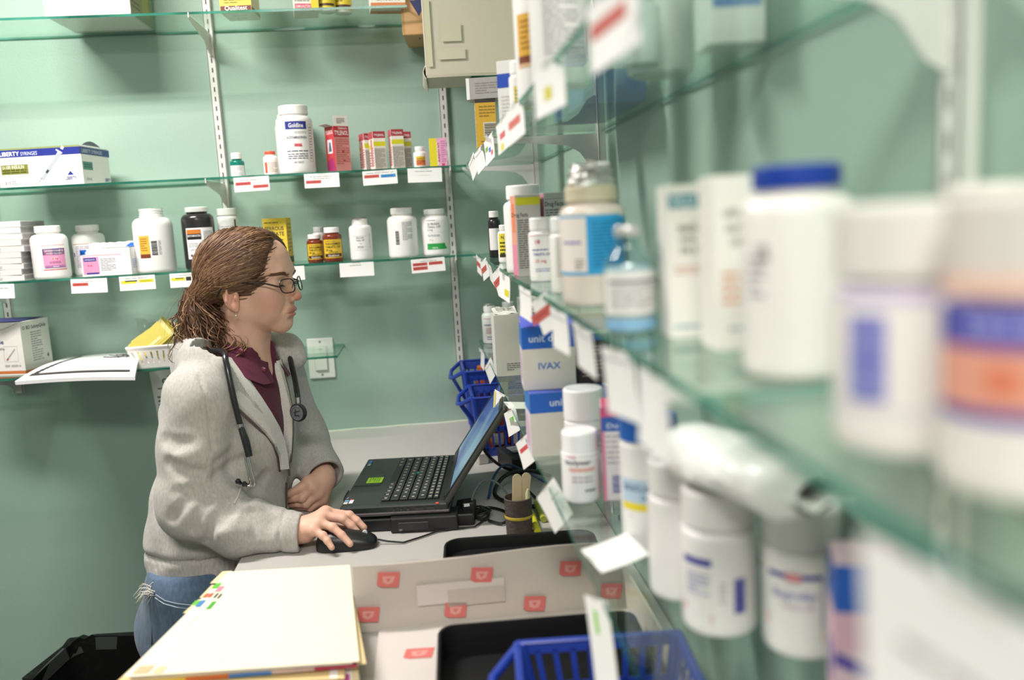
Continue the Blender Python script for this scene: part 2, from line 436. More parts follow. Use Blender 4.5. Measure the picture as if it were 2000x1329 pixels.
# ---- top shelf
def olive(b):
    pass
carton('storage_carton', 'large white carton with a grey-olive side on the top left shelf', (-.775, 2.405, ZT), (.205, .19, .24), '#efe9e4', 0,
       {'front': [('R', -.06, .03, .03, .0308, '#c9c3c0', 1), ('R', -.06, .07, .03, .0708, '#c9c3c0', 1), ('R', -.06, .03, -.0592, .07, '#c9c3c0', 1), ('R', .0292, .03, .03, .07, '#c9c3c0', 1)],
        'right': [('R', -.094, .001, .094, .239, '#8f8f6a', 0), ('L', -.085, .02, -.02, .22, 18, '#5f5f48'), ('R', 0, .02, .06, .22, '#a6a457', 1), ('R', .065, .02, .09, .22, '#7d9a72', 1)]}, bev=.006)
def small(u0, u1, v0, v1, rows=4, col=GR): return ('L', u0, v0, u1, v1, rows, col)
carton('medicine_box', 'yellow medicine box with brown band on the top shelf beside the upright', (-.422, 2.372, ZT), (.078, .09, .11), '#ead04f', math.radians(-3),
       {'front': [('R', -.038, .004, .038, .017, '#6b2f25', 1), ('T', 0, .0065, .0155, 'Qualitest', '#f8f4ee', .015, 'C', .056), ('L', -.028, .022, .028, .045, 4, '#7c6a26')],
        'right': [('R', -.045, .001, .045, .109, '#cfc6a0', 0), ('R', -.045, .004, .045, .014, '#6b2f25', 1)], 'bottom': [('R', -.038, -.044, .038, .044, '#d9dac9', 0), ('T', 0, .01, .012, 'QUALI', '#8c908a'), ('T', 0, -.02, .014, '2106', '#8c908a')]})
carton('medicine_box', 'white medicine box with pink and yellow print at middle of top shelf', (-.257, 2.37, ZT), (.062, .09, .09), '#e9e6d8', math.radians(8),
       {'front': [('R', -.028, .004, .012, .016, '#d2506b', 1), ('T', -.008, .006, .01, 'SIMVASTIN', '#f6efe8', .01, 'C', .036), ('R', .012, .002, .03, .03, '#e8d23c', 1), ('L', -.028, .02, .01, .05, 5, GR)]})
for i, x in enumerate((-.203, -.163)):
    bottle('pill_bottle', ('left' if i == 0 else 'right') + ' one of two yellow-labelled bottles at the middle of the top shelf', (x, 2.36 + .02 * i, ZT), .044, .085, face(x, 2.3), WH, WH,
           [('R', -.022, .013, .022, .019, '#4b2a1e'), ('L', -.018, .025, .018, .05, 4, '#5b4a20')], (-.034, .006, .034, .055, '#d8c333'))
carton('medicine_box', 'white and orange medicine box on the top shelf touching the tan carton', (-.05, 2.36, ZT), (.088, .07, .10), '#f0ebe2', math.radians(6),
       {'front': [('R', -.044, .001, .044, .012, '#d9864f', 1), ('T', 0, .018, .022, 'Enteric', '#2d2a2c', .02, 'C', .06), ('T', 0, .0145, .010, 'ASPIRIN', '#e2711d', .02, 'C', .06), ('R', -.044, .034, .044, .04, '#e88a34', 1)],
        'bottom': [('R', -.043, -.03, .043, .012, '#d9a27c', 0), ('T', 0, -.022, .014, 'Enteric', '#555', .02)]} if False else
       {'front': [('R', -.044, .001, .044, .012, '#d9864f', 1), ('T', 0, .018, .022, 'Enteric', '#2d2a2c', .02, 'C', .06), ('R', -.044, .034, .044, .04, '#e88a34', 1)],
        'bottom': [('R', -.043, -.033, .043, .0, '#d9864f', 0), ('T', 0, -.028, .016, 'Enteric', '#4d4a48', .02, 'C', .05)]})
carton('storage_carton', 'tan cardboard carton with a dark blue downward arrow in the corner', (.085, 2.42, 1.968), (.19, .17, .42), '#c79e6d', math.radians(-4),
       {'front': [('R', -.058, .075, -.041, .23, '#22325e', 1), ('P', [(-.072, .085), (-.0495, .045), (-.027, .085)], '#22325e', 2), ('R', -.094, .001, -.088, .4, '#b08753', 1)],
        'bottom': [('T', -.04, .03, .03, 'HE', '#3e3228', .02)]}, bev=.003)
def flap(t):
    b = MB(); b.sheet([[(-.148 + .29 * i / 10, -.105 - .004 * math.sin(i * .7), .001 - j * .003) for i in range(11)] for j in range(3)], mat('#b9b2a0', .6), .002); b.build('bottom_flap', t)
    b = MB(); b.sheet([[(-.149 - .012 * math.sin(j / 6 * math.pi) * (.5 + .5 * i), -.1 + .2 * i / 1, -.006 + .03 * j / 6) for i in range(2)] for j in range(7)], mat('#cfc8b6', .6), .002); b.build('side_flap', t)
    b = MB(); f = lambda u, v, o: (u, -.1055 - o, v)
    art(b, [('R', -.145, .02, -.132, .17, '#c6c3a4', 0), ('R', -.11, .075, -.062, .115, '#c3bda5', 1), ('R', -.12, .035, -.055, .06, '#c5bfa8', 1)], f, 1); b.build('packing_tape', t)
carton('storage_carton', 'big pale worn carton with old tape high in the corner', (.187, 2.205, 1.828), (.30, .205, .36), '#c4bda9', math.radians(-2), {}, bev=.002, kids=flap)

# ---- second shelf
def lib_flap(t):
    b = MB(); rows = [[(.098 + .0 * i, -.05 + .1 * i / 6, .098 + .012 * math.sin(math.pi * i / 6) * j) for i in range(7)] for j in (0, 1)]
    b.sheet(rows, mat('#5b6470', .5), .0006); b.build('raised_lid_flap', t)
carton('syringe_box', 'wide white and blue syringe box on the second shelf', (-.9275, 2.392, ZU), (.21, .15, .096), '#f1f0ea', math.radians(-6),
       {'front': [('R', -.105, .074, .105, .092, NAVY, 1), ('R', -.105, .092, .105, .096, '#8f9a5c', 1), ('T', -.098, .0775, .0145, 'LIBERTY', '#f7f7f7', .035, 'L', .05), ('T', -.045, .0775, .0125, 'SYRINGES', '#dfe4f2', 0, 'L', .042),
                  ('R', -.098, .032, -.03, .056, '#7f8338', 1), ('T', -.095, .046, .012, 'U-100 INSULIN', '#f1f0dc', .02, 'L', .055), ('L', -.095, .034, -.035, .045, 2, '#3a3c1c'), ('T', -.098, .063, .007, 'The Finest Injection Available', '#a6a596', 0, 'L', .09),
                  ('T', -.092, .008, .011, '3/10 CC', '#45455a', .02, 'L', .028), ('T', .074, .012, .012, 'LIBERTY', NAVY, .03, 'C', .028), ('P', [(.066, .024), (.074, .034), (.082, .024)], NAVY, 2),
                  ('P', [(-.002, .018), (.004, .014), (.058, .078), (.051, .085)], '#b4bbc2', 4), ('P', [(.012, .033), (.016, .030), (.022, .037), (.018, .041)], '#333c48', 5), ('P', [(-.014, .002), (.002, .02), (.001, .022)], '#8e9298', 4), ('P', [(.044, .086), (.058, .076), (.06, .079), (.046, .089)], '#e9ecee', 5), ('P', [(.056, .09), (.062, .086), (.066, .092), (.06, .096)], '#e9ecee', 5)],
        'right': [('R', -.08, .074, .08, .092, '#2b4788', 1), ('T', -.07, .078, .013, 'LIBERTY SYRINGES', '#cdd6e6', .02, 'L', .11), ('R', -.07, .036, -.02, .056, '#4d8f80', 1), ('L', -.065, .04, -.025, .052, 2, '#26584c'), ('T', -.06, .01, .009, '3/10 CC', '#45455a', 0, 'L', .03), ('T', .055, .01, .012, 'LIBERTY', NAVY, .03, 'C', .03)]}, kids=lib_flap)
x = -.473; bottle('pill_bottle', 'small teal glass bottle with white cap on the second shelf', (x, 2.40, ZU), .037, .065, face(x, 2.4), '#0f7a68', WH, [('L', -.012, .006, .012, .03, 6, '#b9bcbd')], (-.022, .003, .022, .032, '#e9ebea'), caph=.017, shoulder=.66, rough=.12)
x = -.386; bottle('pill_bottle', 'small white bottle with a red-orange cap beside the largest second-shelf bottle', (x, 2.40, ZU), .038, .065, face(x, 2.4), WH, '#d9573c', [('R', -.018, .008, -.010, .036, '#db5a45'), ('L', -.007, .01, .018, .036, 6, '#b7a79f')], (-.02, .004, .02, .04, '#efe6dc'), caph=.01)
x = -.313; bottle('pill_bottle', 'large white pill bottle with blue band label on the second shelf', (x, 2.372, ZU), .093, .175, face(x, 2.37) + .08, WH, WH,
       [('R', -.028, .112, .028, .132, NAVY), ('T', 0, .1165, .0155, 'Goldline', '#ffffff', .03, 'C', .038), ('T', .0, .088, .0095, 'ACETAMINOPHEN', '#4a4a63', .02, 'C', .052), ('L', -.006, .101, .028, .107, 2, '#a9a8ab'), ('R', -.008, .068, .012, .076, '#e87f8d'), ('T', .002, .0695, .007, '500 mg', '#b8233a', .03, 'C', .018), ('L', -.028, .054, .028, .06, 1, '#5d5c75'), ('L', -.026, .036, .026, .052, 3, '#5d5c75'), ('T', 0, .026, .007, '1000 TABLETS', '#5b5a75', 0, 'C', .026),
        ('R', .033, .03, .0335, .125, '#55546a'), ('R', .046, .03, .0465, .125, '#55546a'), ('R', .033, .03, .046, .0306, '#55546a'), ('R', .033, .1245, .046, .125, '#55546a'), ('L', .035, .035, .045, .12, 12, '#a3a2b4')], (-.035, .012, .05, .135, '#f4f2ef'), shoulder=.86, caph=.024, neck=.72)
x = -.334; bottle('pill_bottle', 'large plain white bottle behind the blue-banded bottle on the second shelf', (x, 2.464, ZU), .085, .165, 0, '#ebeae6', WH, caph=.02, neck=.72, shoulder=.86)
def tyl_flap(t):
    b = MB(); b.sheet([[(-.020 + .04 * i, -.024 + .0 * j, .119 + .027 * j) for i in range(2)] for j in range(2)], mat('#efe9e2', .6), .0005); f = lambda u, v, o: (u, -.0245 - o, v)
    art(b, [('L', -.012, .125, .012, .14, 4, '#6b6460')], f, 1); b.build('opened_lid', t)
    b = MB(); b.sheet([[(-.022 - .02 * j, -.02 + .04 * i, .119 + .006 * j) for i in range(2)] for j in range(2)], mat('#e8e2da', .6), .0005); b.build('side_flap', t)
carton('medicine_box', 'tall red and pink medicine carton standing open on the second shelf', (-.207, 2.39, ZU), (.045, .047, .119), '#d78d87', math.radians(34),
       {'front': [('R', -.0225, .091, .0225, .119, '#b8323a', 1), ('T', 0, .096, .0165, 'TYLENOL', '#fbeff0', .03, 'C', .041), ('T', .004, .111, .008, "Children's", '#fbeff0', .02, 'C', .026), ('L', -.019, .02, .02, .088, 12, '#b8625f'), ('P', [(-.002, .05), (.005, .05), (.005, .056), (-.002, .056)], '#b8323a', 3), ('P', [(-.0, .028), (.006, .028), (.006, .032), (-.0, .032)], '#b8323a', 3)],
        'left': [('R', -.0235, .001, .0235, .119, '#c9454b', 1), ('T', 0, .1, .014, 'TYLENOL', '#fbeff0', .03, 'C', .04), ('R', -.014, .05, .012, .086, '#e9e7ea', 2), ('P', [(-.008, .055), (.008, .055), (.004, .08), (-.003, .078)], '#5f6682', 3), ('P', [(-.0235, .002), (.0235, .002), (.01, .04), (-.02, .03)], '#a82f6c', 2)]}, kids=tyl_flap)
def tbox(x, y, rz, nm, h=.1):
    carton('medicine_box', nm, (x, y, ZU), (.033, .04, h), '#eee6dc', rz,
       {'front': [('R', -.0165, h - .017, .0165, h, '#a8323c', 1), ('T', 0, h - .0125, .0085, 'TYLENOL', '#fbeff0', .03, 'C', .027), ('R', -.0165, h - .038, .0165, h - .026, '#d6cf22', 1), ('R', -.015, .004, .015, h - .042, '#c6beb6', 1), ('L', -.014, .006, .014, h - .045, 16, '#7c7571')],
        'left': [('R', -.018, h - .018, .018, h, '#c2525a', 1), ('R', -.004, .01, .008, h - .02, '#d6737a', 1), ('R', -.018, h - .045, -.006, h - .034, '#e0d62a', 1), ('L', -.018, .01, -.006, .05, 6, '#b06a66'), ('L', .01, .01, .018, .06, 8, '#b06a66')]})
tbox(-.131, 2.42, math.radians(24), 'red and white medicine carton, left one of the group of four')
tbox(-.103, 2.378, math.radians(20), 'red and white medicine carton, second from left of the group of four')
tbox(-.053, 2.375, math.radians(14), 'red and white medicine carton, third from left of the group of four', .103)
tbox(-.034, 2.42, math.radians(14), 'red and white medicine carton, rightmost and rear of the group of four', .1)
x = .008; bottle('pill_bottle', 'tiny white bottle with yellow and orange label on the second shelf', (x, 2.378, ZU), .037, .057, 0, WH, WH, [('R', -.012, .02, .014, .031, '#e0bb2a'), ('R', -.012, .007, .014, .02, '#e0743c'), ('L', -.009, .01, .011, .027, 4, '#8c4422')], None, caph=.011, shoulder=.78)
carton('medicine_box', 'small yellow and pink medicine box at the right end of second shelf', (.056, 2.378, ZU), (.046, .03, .076), '#e9a7cb', 0,
       {'front': [('R', -.023, .001, -.003, .076, '#e6d51e', 1), ('T', -.003, .03, .012, 'ASPIRIN', '#fff', .02, 'C', .05, math.pi / 2) if False else ('P', [(-.003, .004), (.001, .01), (-.001, .03), (.001, .05), (-.003, .07)], '#f2e9dc', 2), ('T', .003, .038, .0085, 'aspirin', '#c23a52', .02, 'C', .05, math.pi / 2), ('L', .008, .012, .02, .07, 10, '#c96f9f'), ('R', .008, .004, .016, .01, '#c8345c', 2)]})

# ---- third shelf
for k in range(10):
    lo = k < 5; z = ZM + (k * .0145 if lo else .0725 + (k - 5) * .0155); sx = random.uniform(-.003, .003); th = .014 if lo else .015
    nth = ('lowest', 'second from bottom', 'third from bottom', 'fourth from bottom', 'fifth from bottom', 'fifth from top', 'fourth from top', 'third from top', 'second from top', 'topmost')[k]
    carton('medicine_box', 'flat grey-white box, %s in the stack at the left end of third shelf' % nth, ((-1.05 if lo else -1.046) + sx, 2.385, z), (.085 if lo else .095, .12, th), '#dedcd9', math.radians(-4 + random.uniform(-2, 2)),
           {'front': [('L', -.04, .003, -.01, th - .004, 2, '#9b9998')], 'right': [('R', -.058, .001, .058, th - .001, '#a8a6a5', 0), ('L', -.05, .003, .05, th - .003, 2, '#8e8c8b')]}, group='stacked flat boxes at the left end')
dip = [('R', -.018, .022, .04, .024, '#d23a5a'), ('R', -.016, .028, .038, .075, PINK), ('R', -.016, .060, .038, .076, NAVY), ('T', .011, .0685, .0065, 'DIPHENHYDRAMINE', '#f3ecf6', .02, 'C', .045), ('T', .011, .0618, .006, 'HYDROCHLORIDE', '#f3ecf6', .02, 'C', .037), ('R', .003, .048, .018, .055, '#f7e9ef'), ('T', .0105, .0495, .006, '25 mg', '#c8263e', .04, 'C', .014), ('L', -.002, .038, .024, .044, 2, '#9a4a80'), ('R', -.014, .027, .038, .034, NAVY), ('T', .012, .0285, .005, 'BARR', '#f3ecf6', .03, 'C', .014), ('R', -.018, .084, .04, .0848, '#d23a5a')]
x = -.955; bottle('pill_bottle', 'white bottle with pink and purple label, front one of the pair', (x, 2.36, ZM), .088, .134, face(x, 2.36) - .05, WH, WH, dip, None, caph=.018, shoulder=.9, neck=.62)
x = -.890; bottle('pill_bottle', 'white bottle with pink label edge standing behind its twin', (x, 2.450, ZM), .083, .132, face(x, 2.4) - 1.05, WH, WH, [('R', -.005, .082, .06, .083, '#d23a5a'), ('R', -.04, .022, -.012, .075, PINK), ('R', -.04, .058, -.012, .07, NAVY), ('L', .005, .02, .05, .078, 14, '#b7a8c2')] + [('R', -.005 + .0, .05, -.0, .06, NAVY)], None, caph=.018, shoulder=.9, neck=.62)
def torn(t):
    b = MB(); r = random.Random(5); b.sheet([[(-.062 + .124 * i / 16, .0275, .07 + (.013 + r.uniform(-.001, .0015)) * j) for i in range(17)] for j in (0, 1)], mat('#e9e7e3', .6), .0006)
    f = lambda u, v, o: (u, .0268 - o, v); art(b, [('P', [(.03, .071), (.0615, .071), (.0615, .08), (.045, .08)], '#1e62c0', 2)], f, 1); b.build('torn_back_edge', t)
    b = MB(); b.sheet([[(.0605, -.03 + .057 * i / 4, .065 + .006 * j) for i in range(5)] for j in (0, 1)], mat('#1e62c0', .5), .0006); b.build('side_tab', t)
carton('medicine_box', 'low opened white box with pink label panel and blue corners', (-.803, 2.345, ZM), (.124, .062, .068), '#eeeded', math.radians(-3),
       {'front': [('P', [(-.062, .054), (-.062, .068), (-.044, .068), (-.052, .056)], '#1e62c0', 1), ('P', [(-.062, .068), (-.061, .067), (-.046, .056), (-.06, .056)], '#1e62c0', 1), ('R', -.058, .052, .04, .053, '#d23a5a', 1), ('R', -.058, .005, -.018, .049, PINK, 1), ('R', -.055, .038, -.024, .047, NAVY, 2), ('T', -.04, .0405, .005, 'DIPHENHYD', '#f3ecf6', .02, 'C', .026), ('T', -.041, .026, .006, '25 mg', '#c8263e', .03, 'C', .012), ('R', -.051, .0055, -.02, .0095, NAVY, 2), ('L', -.014, .012, .024, .045, 8, '#a5a3ab'), ('T', .046, .008, .006, ':', BK)],
        'right': [('L', -.02, .015, .02, .04, 5, '#8ea8d6')]}, kids=torn)
x = -.698; bottle('pill_bottle', 'large white bottle without lid and a yellow-orange side label', (x, 2.372, ZM), .099, .164, face(x, 2.37), WH, None,
       [('R', -.04, .048, -.012, .095, '#e9b84a'), ('R', -.04, .038, -.012, .048, '#7e3a22'), ('L', -.036, .055, -.018, .09, 6, '#a8701e'), ('B', -.008, .045, .006, .082, '#3a3a44', 1), ('L', .009, .045, .016, .082, 10, '#9a9a9e')], None, caph=.02, shoulder=.87, neck=.6, open_=True)
x = -.586; bottle('pill_bottle', 'black bottle with orange and white label beside the woman\'s hair', (x, 2.385, ZM), .083, .162, face(x, 2.38) + .03, '#2b292b', WH,
       [('R', -.034, .093, .004, .104, '#cf7a30'), ('R', -.034, .078, .004, .093, '#1c1a1b'), ('T', -.015, .0855, .007, 'ERYTHROCIN', '#f4f4f4', .04, 'C', .034), ('L', -.032, .058, -.004, .07, 3, '#9d9da0'), ('T', -.017, .05, .007, '250 mg', '#6a5c66', .0, 'C', .02), ('L', -.0, .05, .01, .058, 2, '#c98a92'), ('R', -.028, .034, -.022, .040, '#444', 1), ('L', .01, .045, .036, .1, 14, '#8f8f94')], (-.036, .028, .04, .108, '#f2f1f1'), caph=.014, shoulder=.84, neck=.62, rough=.2)
x = -.515; bottle('pill_bottle', 'small white bottle partly hidden by the top of the woman\'s hair', (x, 2.41, ZM), .052, .155, face(x, 2.41), '#f0efec', WH, [('L', -.02, .03, .02, .11, 14, '#b8b5b3'), ('R', .018, .03, .024, .125, '#55545a')], (-.024, .02, .026, .125, '#eeeceb'), caph=.019, neck=.84, shoulder=.92)
carton('medicine_box', 'yellow and black medicine box behind the woman\'s forehead', (-.383, 2.385, ZM), (.062, .055, .122), '#e9c93f', math.radians(-5),
       {'front': [('T', -.026, .09, .0145, 'FERROUS', BK, .03, 'L', .05), ('T', -.026, .076, .0145, 'SULFATE', BK, .03, 'L', .05), ('L', -.026, .108, .01, .113, 1, BK), ('L', -.026, .05, .02, .068, 3, BK), ('R', -.031, .004, .031, .02, '#3b2b1c', 1)], 'right': [('L', -.02, .03, .02, .11, 8, '#b59a2b'), ('R', -.0275, .004, .0275, .02, '#3b2b1c', 1)]})
def furo(x, y, w, h, nm, kid=False):
    s = w / .05
    bottle('pill_bottle', nm, (x, y, ZM), w, h, face(x, y), '#7a3420', WH, [('R', -.024 * s, .012 * s, .026 * s, .021 * s, '#3a2018'), ('T', .001, .0137 * s, .007 * s, 'Qualitest', '#f7efe2', .03, 'C', .03 * s), ('R', -.024 * s, .009 * s, .026 * s, .011 * s, '#caa52a'),
           ('L', -.021 * s, .052 * s, .01, .055 * s, 1, '#5d4b1a'), ('T', -.02 * s, .044 * s, .0082 * s, 'FUROSEMIDE', '#2d2416', .03, 'L', .042 * s), ('T', -.02 * s, .036 * s, .0078 * s, 'TABLETS, USP', '#2d2416', .03, 'L', .042 * s), ('T', -.02 * s, .028 * s, .0075 * s, '20 mg', '#2d2416', .03, 'L', .018 * s), ('L', -.012 * s, .022 * s, .014 * s, .027 * s, 2, '#6c5a20')], (-.028 * s, .01 * s, .03 * s, .058 * s, '#e3bd33'), caph=.0155 * s, shoulder=.84, neck=.72, rough=.15, capr=w * .40)
furo(-.288, 2.378, .042, .074, 'shorter brown bottle with yellow label, left of the brown pair')
furo(-.2405, 2.372, .05, .09, 'taller brown bottle with yellow label, right of the brown pair')
x = -.285; bottle('pill_bottle', 'clear-capped small bottle hidden behind the shorter brown bottle', (x, 2.455, ZM), .036, .092, 0, '#d8cfd0', '#cfc9ca', caph=.012)
x = -.165; bottle('pill_bottle', 'narrow white bottle with crumpled silver seal on the third shelf', (x, 2.37, ZM), .06, .108, face(x, 2.37), WH, None, [('R', -.022, .062, .018, .0625, '#6a6a70'), ('T', -.002, .056, .0055, 'FOLIC ACID', '#3f4a63', .03, 'C', .02), ('T', -.002, .050, .0052, 'Tablets, USP', '#3f4a63', .03, 'C', .022), ('T', -.002, .042, .005, '1 mg', '#55555c', 0, 'C', .007), ('L', -.01, .031, .006, .037, 2, '#8b8b90'), ('R', -.022, .026, .018, .0264, '#8a8a90'), ('L', .024, .03, .028, .07, 10, '#9d9da2')], None, caph=.014, shoulder=.88, neck=.7, open_=True, foil=.006)
x = -.053; bottle('pill_bottle', 'white bottle turned to its barcode side on the third shelf', (x, 2.375, ZM), .08, .131, 0, WH, WH, [('B', -.019, .035, -.009, .07, '#2f2f36', 1), ('L', .0, .045, .028, .094, 12, '#a9a7aa')], None, caph=.018, shoulder=.86, neck=.64, foil=.003)
x = .035; bottle('pill_bottle', 'white bottle with green stripe at right end of the third shelf', (x, 2.385, ZM), .076, .123, 0, WH, WH, [('L', -.024, .092, .0, .095, 1, '#6a6a70'), ('T', -.022, .081, .0085, 'GLYBURIDE', '#54626e', 0, 'L', .033), ('T', -.022, .0735, .008, 'Tablets, USP', '#54626e', 0, 'L', .036), ('T', -.022, .066, .0075, '5 mg', '#54626e', 0, 'L', .014), ('L', -.022, .05, .01, .056, 2, '#9fa6aa'), ('R', -.022, .0605, .03, .0608, '#b7babc'), ('T', -.018, .04, .005, '30 mg', '#8a8a90', 0, 'L', .01), ('R', -.026, .016, .025, .032, '#2ea64e'), ('P', [(.02, .0165), (.032, .0165), (.022, .032), (.018, .032)], '#2ea64e', 2), ('T', -.004, .018, .006, 'TEVA', '#e9fff0', .03, 'C', .016), ('R', -.026, .025, .0, .032, '#1e8a3c')], None, caph=.015, shoulder=.88, neck=.66)

# ---- price cards on the back shelves
LT = mat
def cards():
    def px(u, z, dz=.0): return None
C_ = [((-0.4217, 2.2990, 1.6212), 3.2, [('L', -.03, -.009, .02, -.007, 1, '#77757a'), ('R', -.040, -.02, -.002, -.012, '#cc5a54'), ('R', .003, -.029, .041, -.021, '#cc5a54'), ('L', -.037, -.018, -.006, -.014, 1, '#9e2f2c'), ('L', .006, -.027, .036, -.023, 1, '#9e2f2c')], 'price card with two offset red bars on the second shelf'),
      ((-0.2459, 2.2990, 1.6251), 2.0, [('L', -.03, -.009, .025, -.007, 1, '#77757a'), ('L', -.02, -.014, .02, -.012, 1, '#77757a'), ('R', -.040, -.025, -.002, -.017, '#cc5a54'), ('L', -.037, -.023, -.006, -.019, 1, '#9e2f2c')], 'price card with one red bar under the tall red carton'),
      ((-0.0988, 2.2990, 1.6293), 3.5, [('L', -.035, -.007, .035, -.005, 1, '#77757a'), ('R', -.040, -.018, -.002, -.010, '#cc5a54'), ('R', .002, -.019, .040, -.011, '#3f8fd0'), ('L', -.037, -.016, -.006, -.012, 1, '#9e2f2c'), ('L', .006, -.017, .034, -.013, 1, '#1f4f90')], 'price card with a red and a blue bar'),
      ((0.0166, 2.2990, 1.6288), 1.2, [('L', -.025, -.009, .02, -.007, 1, '#55545a'), ('L', -.018, -.019, .012, -.017, 1, '#cfcdc9')], 'blank white price card below the small yellow and pink box')]
for p, tl, it, nm in C_: card(nm, (p[0], 2.297, ZU - .004), 0, items=it, roll=math.radians(-tl + 2.2), bend=.002, group='price cards on the back shelves')
D_ = [((-1.0698, 2.2990, 1.3964), 0, [('L', -.03, -.012, .03, -.009, 1, '#77757a')], 'white price card cut off at the left edge below the stacked boxes'),
      ((-0.8454, 2.2990, 1.3939), 1, [('L', -.02, -.008, .012, -.006, 1, '#77757a'), ('R', -.040, -.018, -.002, -.010, '#cc5a54'), ('L', -.037, -.016, -.006, -.012, 1, '#9e2f2c')], 'price card with one red bar below the pink-labelled bottles'),
      ((-0.7278, 2.2990, 1.3931), 2.5, [('L', -.03, -.007, .025, -.005, 1, '#55545a'), ('R', -.040, -.019, -.002, -.011, '#dbd63a'), ('R', .003, -.018, .040, -.010, '#dbd63a'), ('R', -.03, -.014, 0, -.011, '#3b3a2a', 2), ('L', .008, -.016, .034, -.012, 1, '#a8a020')], 'price card with two yellow bars below the opened low box'),
      ((-0.6037, 2.2990, 1.3932), 2.5, [('L', -.02, -.007, .02, -.005, 1, '#55545a'), ('R', -.040, -.019, -.006, -.011, '#dbd63a'), ('R', -.004, -.020, .009, -.010, '#2b2b24', 2), ('R', -.03, -.014, -.01, -.012, '#3b3a2a', 2)], 'price card with a yellow and a black bar beside the woman\'s hair'),
      ((-0.3538, 2.2990, 1.3989), 2.5, [('L', -.02, -.007, .02, -.005, 1, '#77757a')], 'white price card peeking out behind the woman\'s brow'),
      ((-0.1759, 2.2990, 1.3987), 2.0, [('L', -.018, -.008, .012, -.006, 1, '#55545a')], 'white price card with one line of print under the narrow bottle'),
      ((0.0085, 2.2990, 1.3956), 4.0, [('L', -.02, -.008, .022, -.006, 1, '#55545a'), ('R', -.040, -.018, -.002, -.010, '#c7544b'), ('R', .002, -.018, .038, -.010, '#c7544b'), ('R', -.040, -.029, -.002, -.020, '#c7544b'), ('L', -.037, -.016, -.006, -.012, 1, '#8e2f2c'), ('L', -.037, -.027, -.006, -.022, 1, '#8e2f2c'), ('L', .006, -.016, .034, -.012, 1, '#8e2f2c')], 'price card with three red bars under the green-striped bottle')]
for p, tl, it, nm in D_: card(nm, (p[0], 2.297, ZM - .004), 0, items=it, roll=math.radians(-tl + 2.2), bend=.002, group='price cards on the back shelves')

# ---- lowest back shelf
ZB = ZL + .013
def bdk(t):
    b = MB(); b.sheet([[(-.066 + .13 * i, .045 + .0 * j, .138 + .0 * j + (-.0) * i) for i in range(2)] for j in range(2)], mat('#3d3b7e', .5), .001) if False else b.box((0, .0, .1405), (.13, .104, .001), mat('#3f3a86', .5))
    b.build('blue_lid', t)
    b = MB(); b.sheet([[(-.075 + .15 * i / 10, -.0565 - .001 * j, .139 - .016 * j * (1 if i < 8 else max(.0, (10 - i) / 3))) for i in range(11)] for j in (0, 1)], mat('#efebe6', .6), .0006); b.build('tuck_flap', t)
carton('injection_box', 'white needle box with blue lid and orange base on the lowest left shelf', (-1.104, 2.408, ZB), (.15, .105, .138), '#ebe7e2', math.radians(-14),
       {'front': [('R', -.075, .004, .075, .012, '#c9713a', 1), ('T', .022, .083, .016, 'SafetyGlide', '#3a3f7a', .03, 'R', .085), ('T', .022, .067, .010, 'needle', '#55535a', 0, 'R', .034), ('R', .018, .036, .058, .0365, '#8d8a8a', 2), ('R', .018, .076, .058, .0765, '#8d8a8a', 2), ('R', .018, .036, .0185, .0765, '#8d8a8a', 2), ('R', .0575, .036, .058, .0765, '#8d8a8a', 2), ('P', [(.024, .042), (.05, .07), (.052, .068), (.026, .04)], '#a5a09f', 3), ('P', [(.023, .041), (.027, .046), (.03, .043), (.026, .039)], '#c03c34', 4), ('T', .04, .022, .009, 'REF 305916', '#77757a', 0, 'C', .045)],
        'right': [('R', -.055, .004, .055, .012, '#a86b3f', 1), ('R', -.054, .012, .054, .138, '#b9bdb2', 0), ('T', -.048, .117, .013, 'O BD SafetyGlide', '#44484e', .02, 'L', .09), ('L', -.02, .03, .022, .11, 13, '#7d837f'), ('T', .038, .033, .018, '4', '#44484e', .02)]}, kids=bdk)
# stack of printed sheets hanging over the front edge
def sheetat(u, v, dz):
    A, B, C, D = (-1.005, 2.185), (-.705, 2.125), (-.805, 2.50), (-1.012, 2.52)
    x = (A[0] * (1 - u) + B[0] * u) * (1 - v) + (D[0] * (1 - u) + C[0] * u) * v; y = (A[1] * (1 - u) + B[1] * u) * (1 - v) + (D[1] * (1 - u) + C[1] * u) * v
    sag = -.006 * max(0, (.35 - v) / .35) ** 2 + .01 * math.exp(-((v - .55) / .3) ** 2) * .5 + .004 * math.sin(u * 3)
    return (x, y, ZB + dz + sag + .003)
t = thing('paper_stack', 'stack of white printed sheets hanging over the lowest left shelf', 'papers')
b = MB(); b.sheet([[sheetat(i / 12, j / 12, .012) for i in range(13)] for j in range(13)], mat('#f7f6f6', .6, var=.01), .009, False); b.build('sheets', t)
b = MB(); ff = lambda u, v, o: sheetat(u, v, .0124 + o)
art(b, [('R', .06, .12, .95, .18, '#3b3638', 2)] + [('R', .06 + .012 * j, .12 + .07 * j, .105 + .012 * j, .195 + .07 * j, '#3b3638', 2) for j in range(12)] + [('R', .12, .2, .93, .22, '#d8d2d6', 1)], ff, .05)
for pts in ([(.62, .86), (.7, .8), (.78, .9), (.86, .82), (.97, .9)], [(.58, .74), (.72, .7), (.8, .78), (.93, .76)], [(.7, .9), (.76, .68), (.82, .92), (.86, .7)]):
    b.tube([ff(u, v, .0006) for u, v in pts], .0011, mat('#3b3638', .6), 5)
b.build('ink_drawing', t)
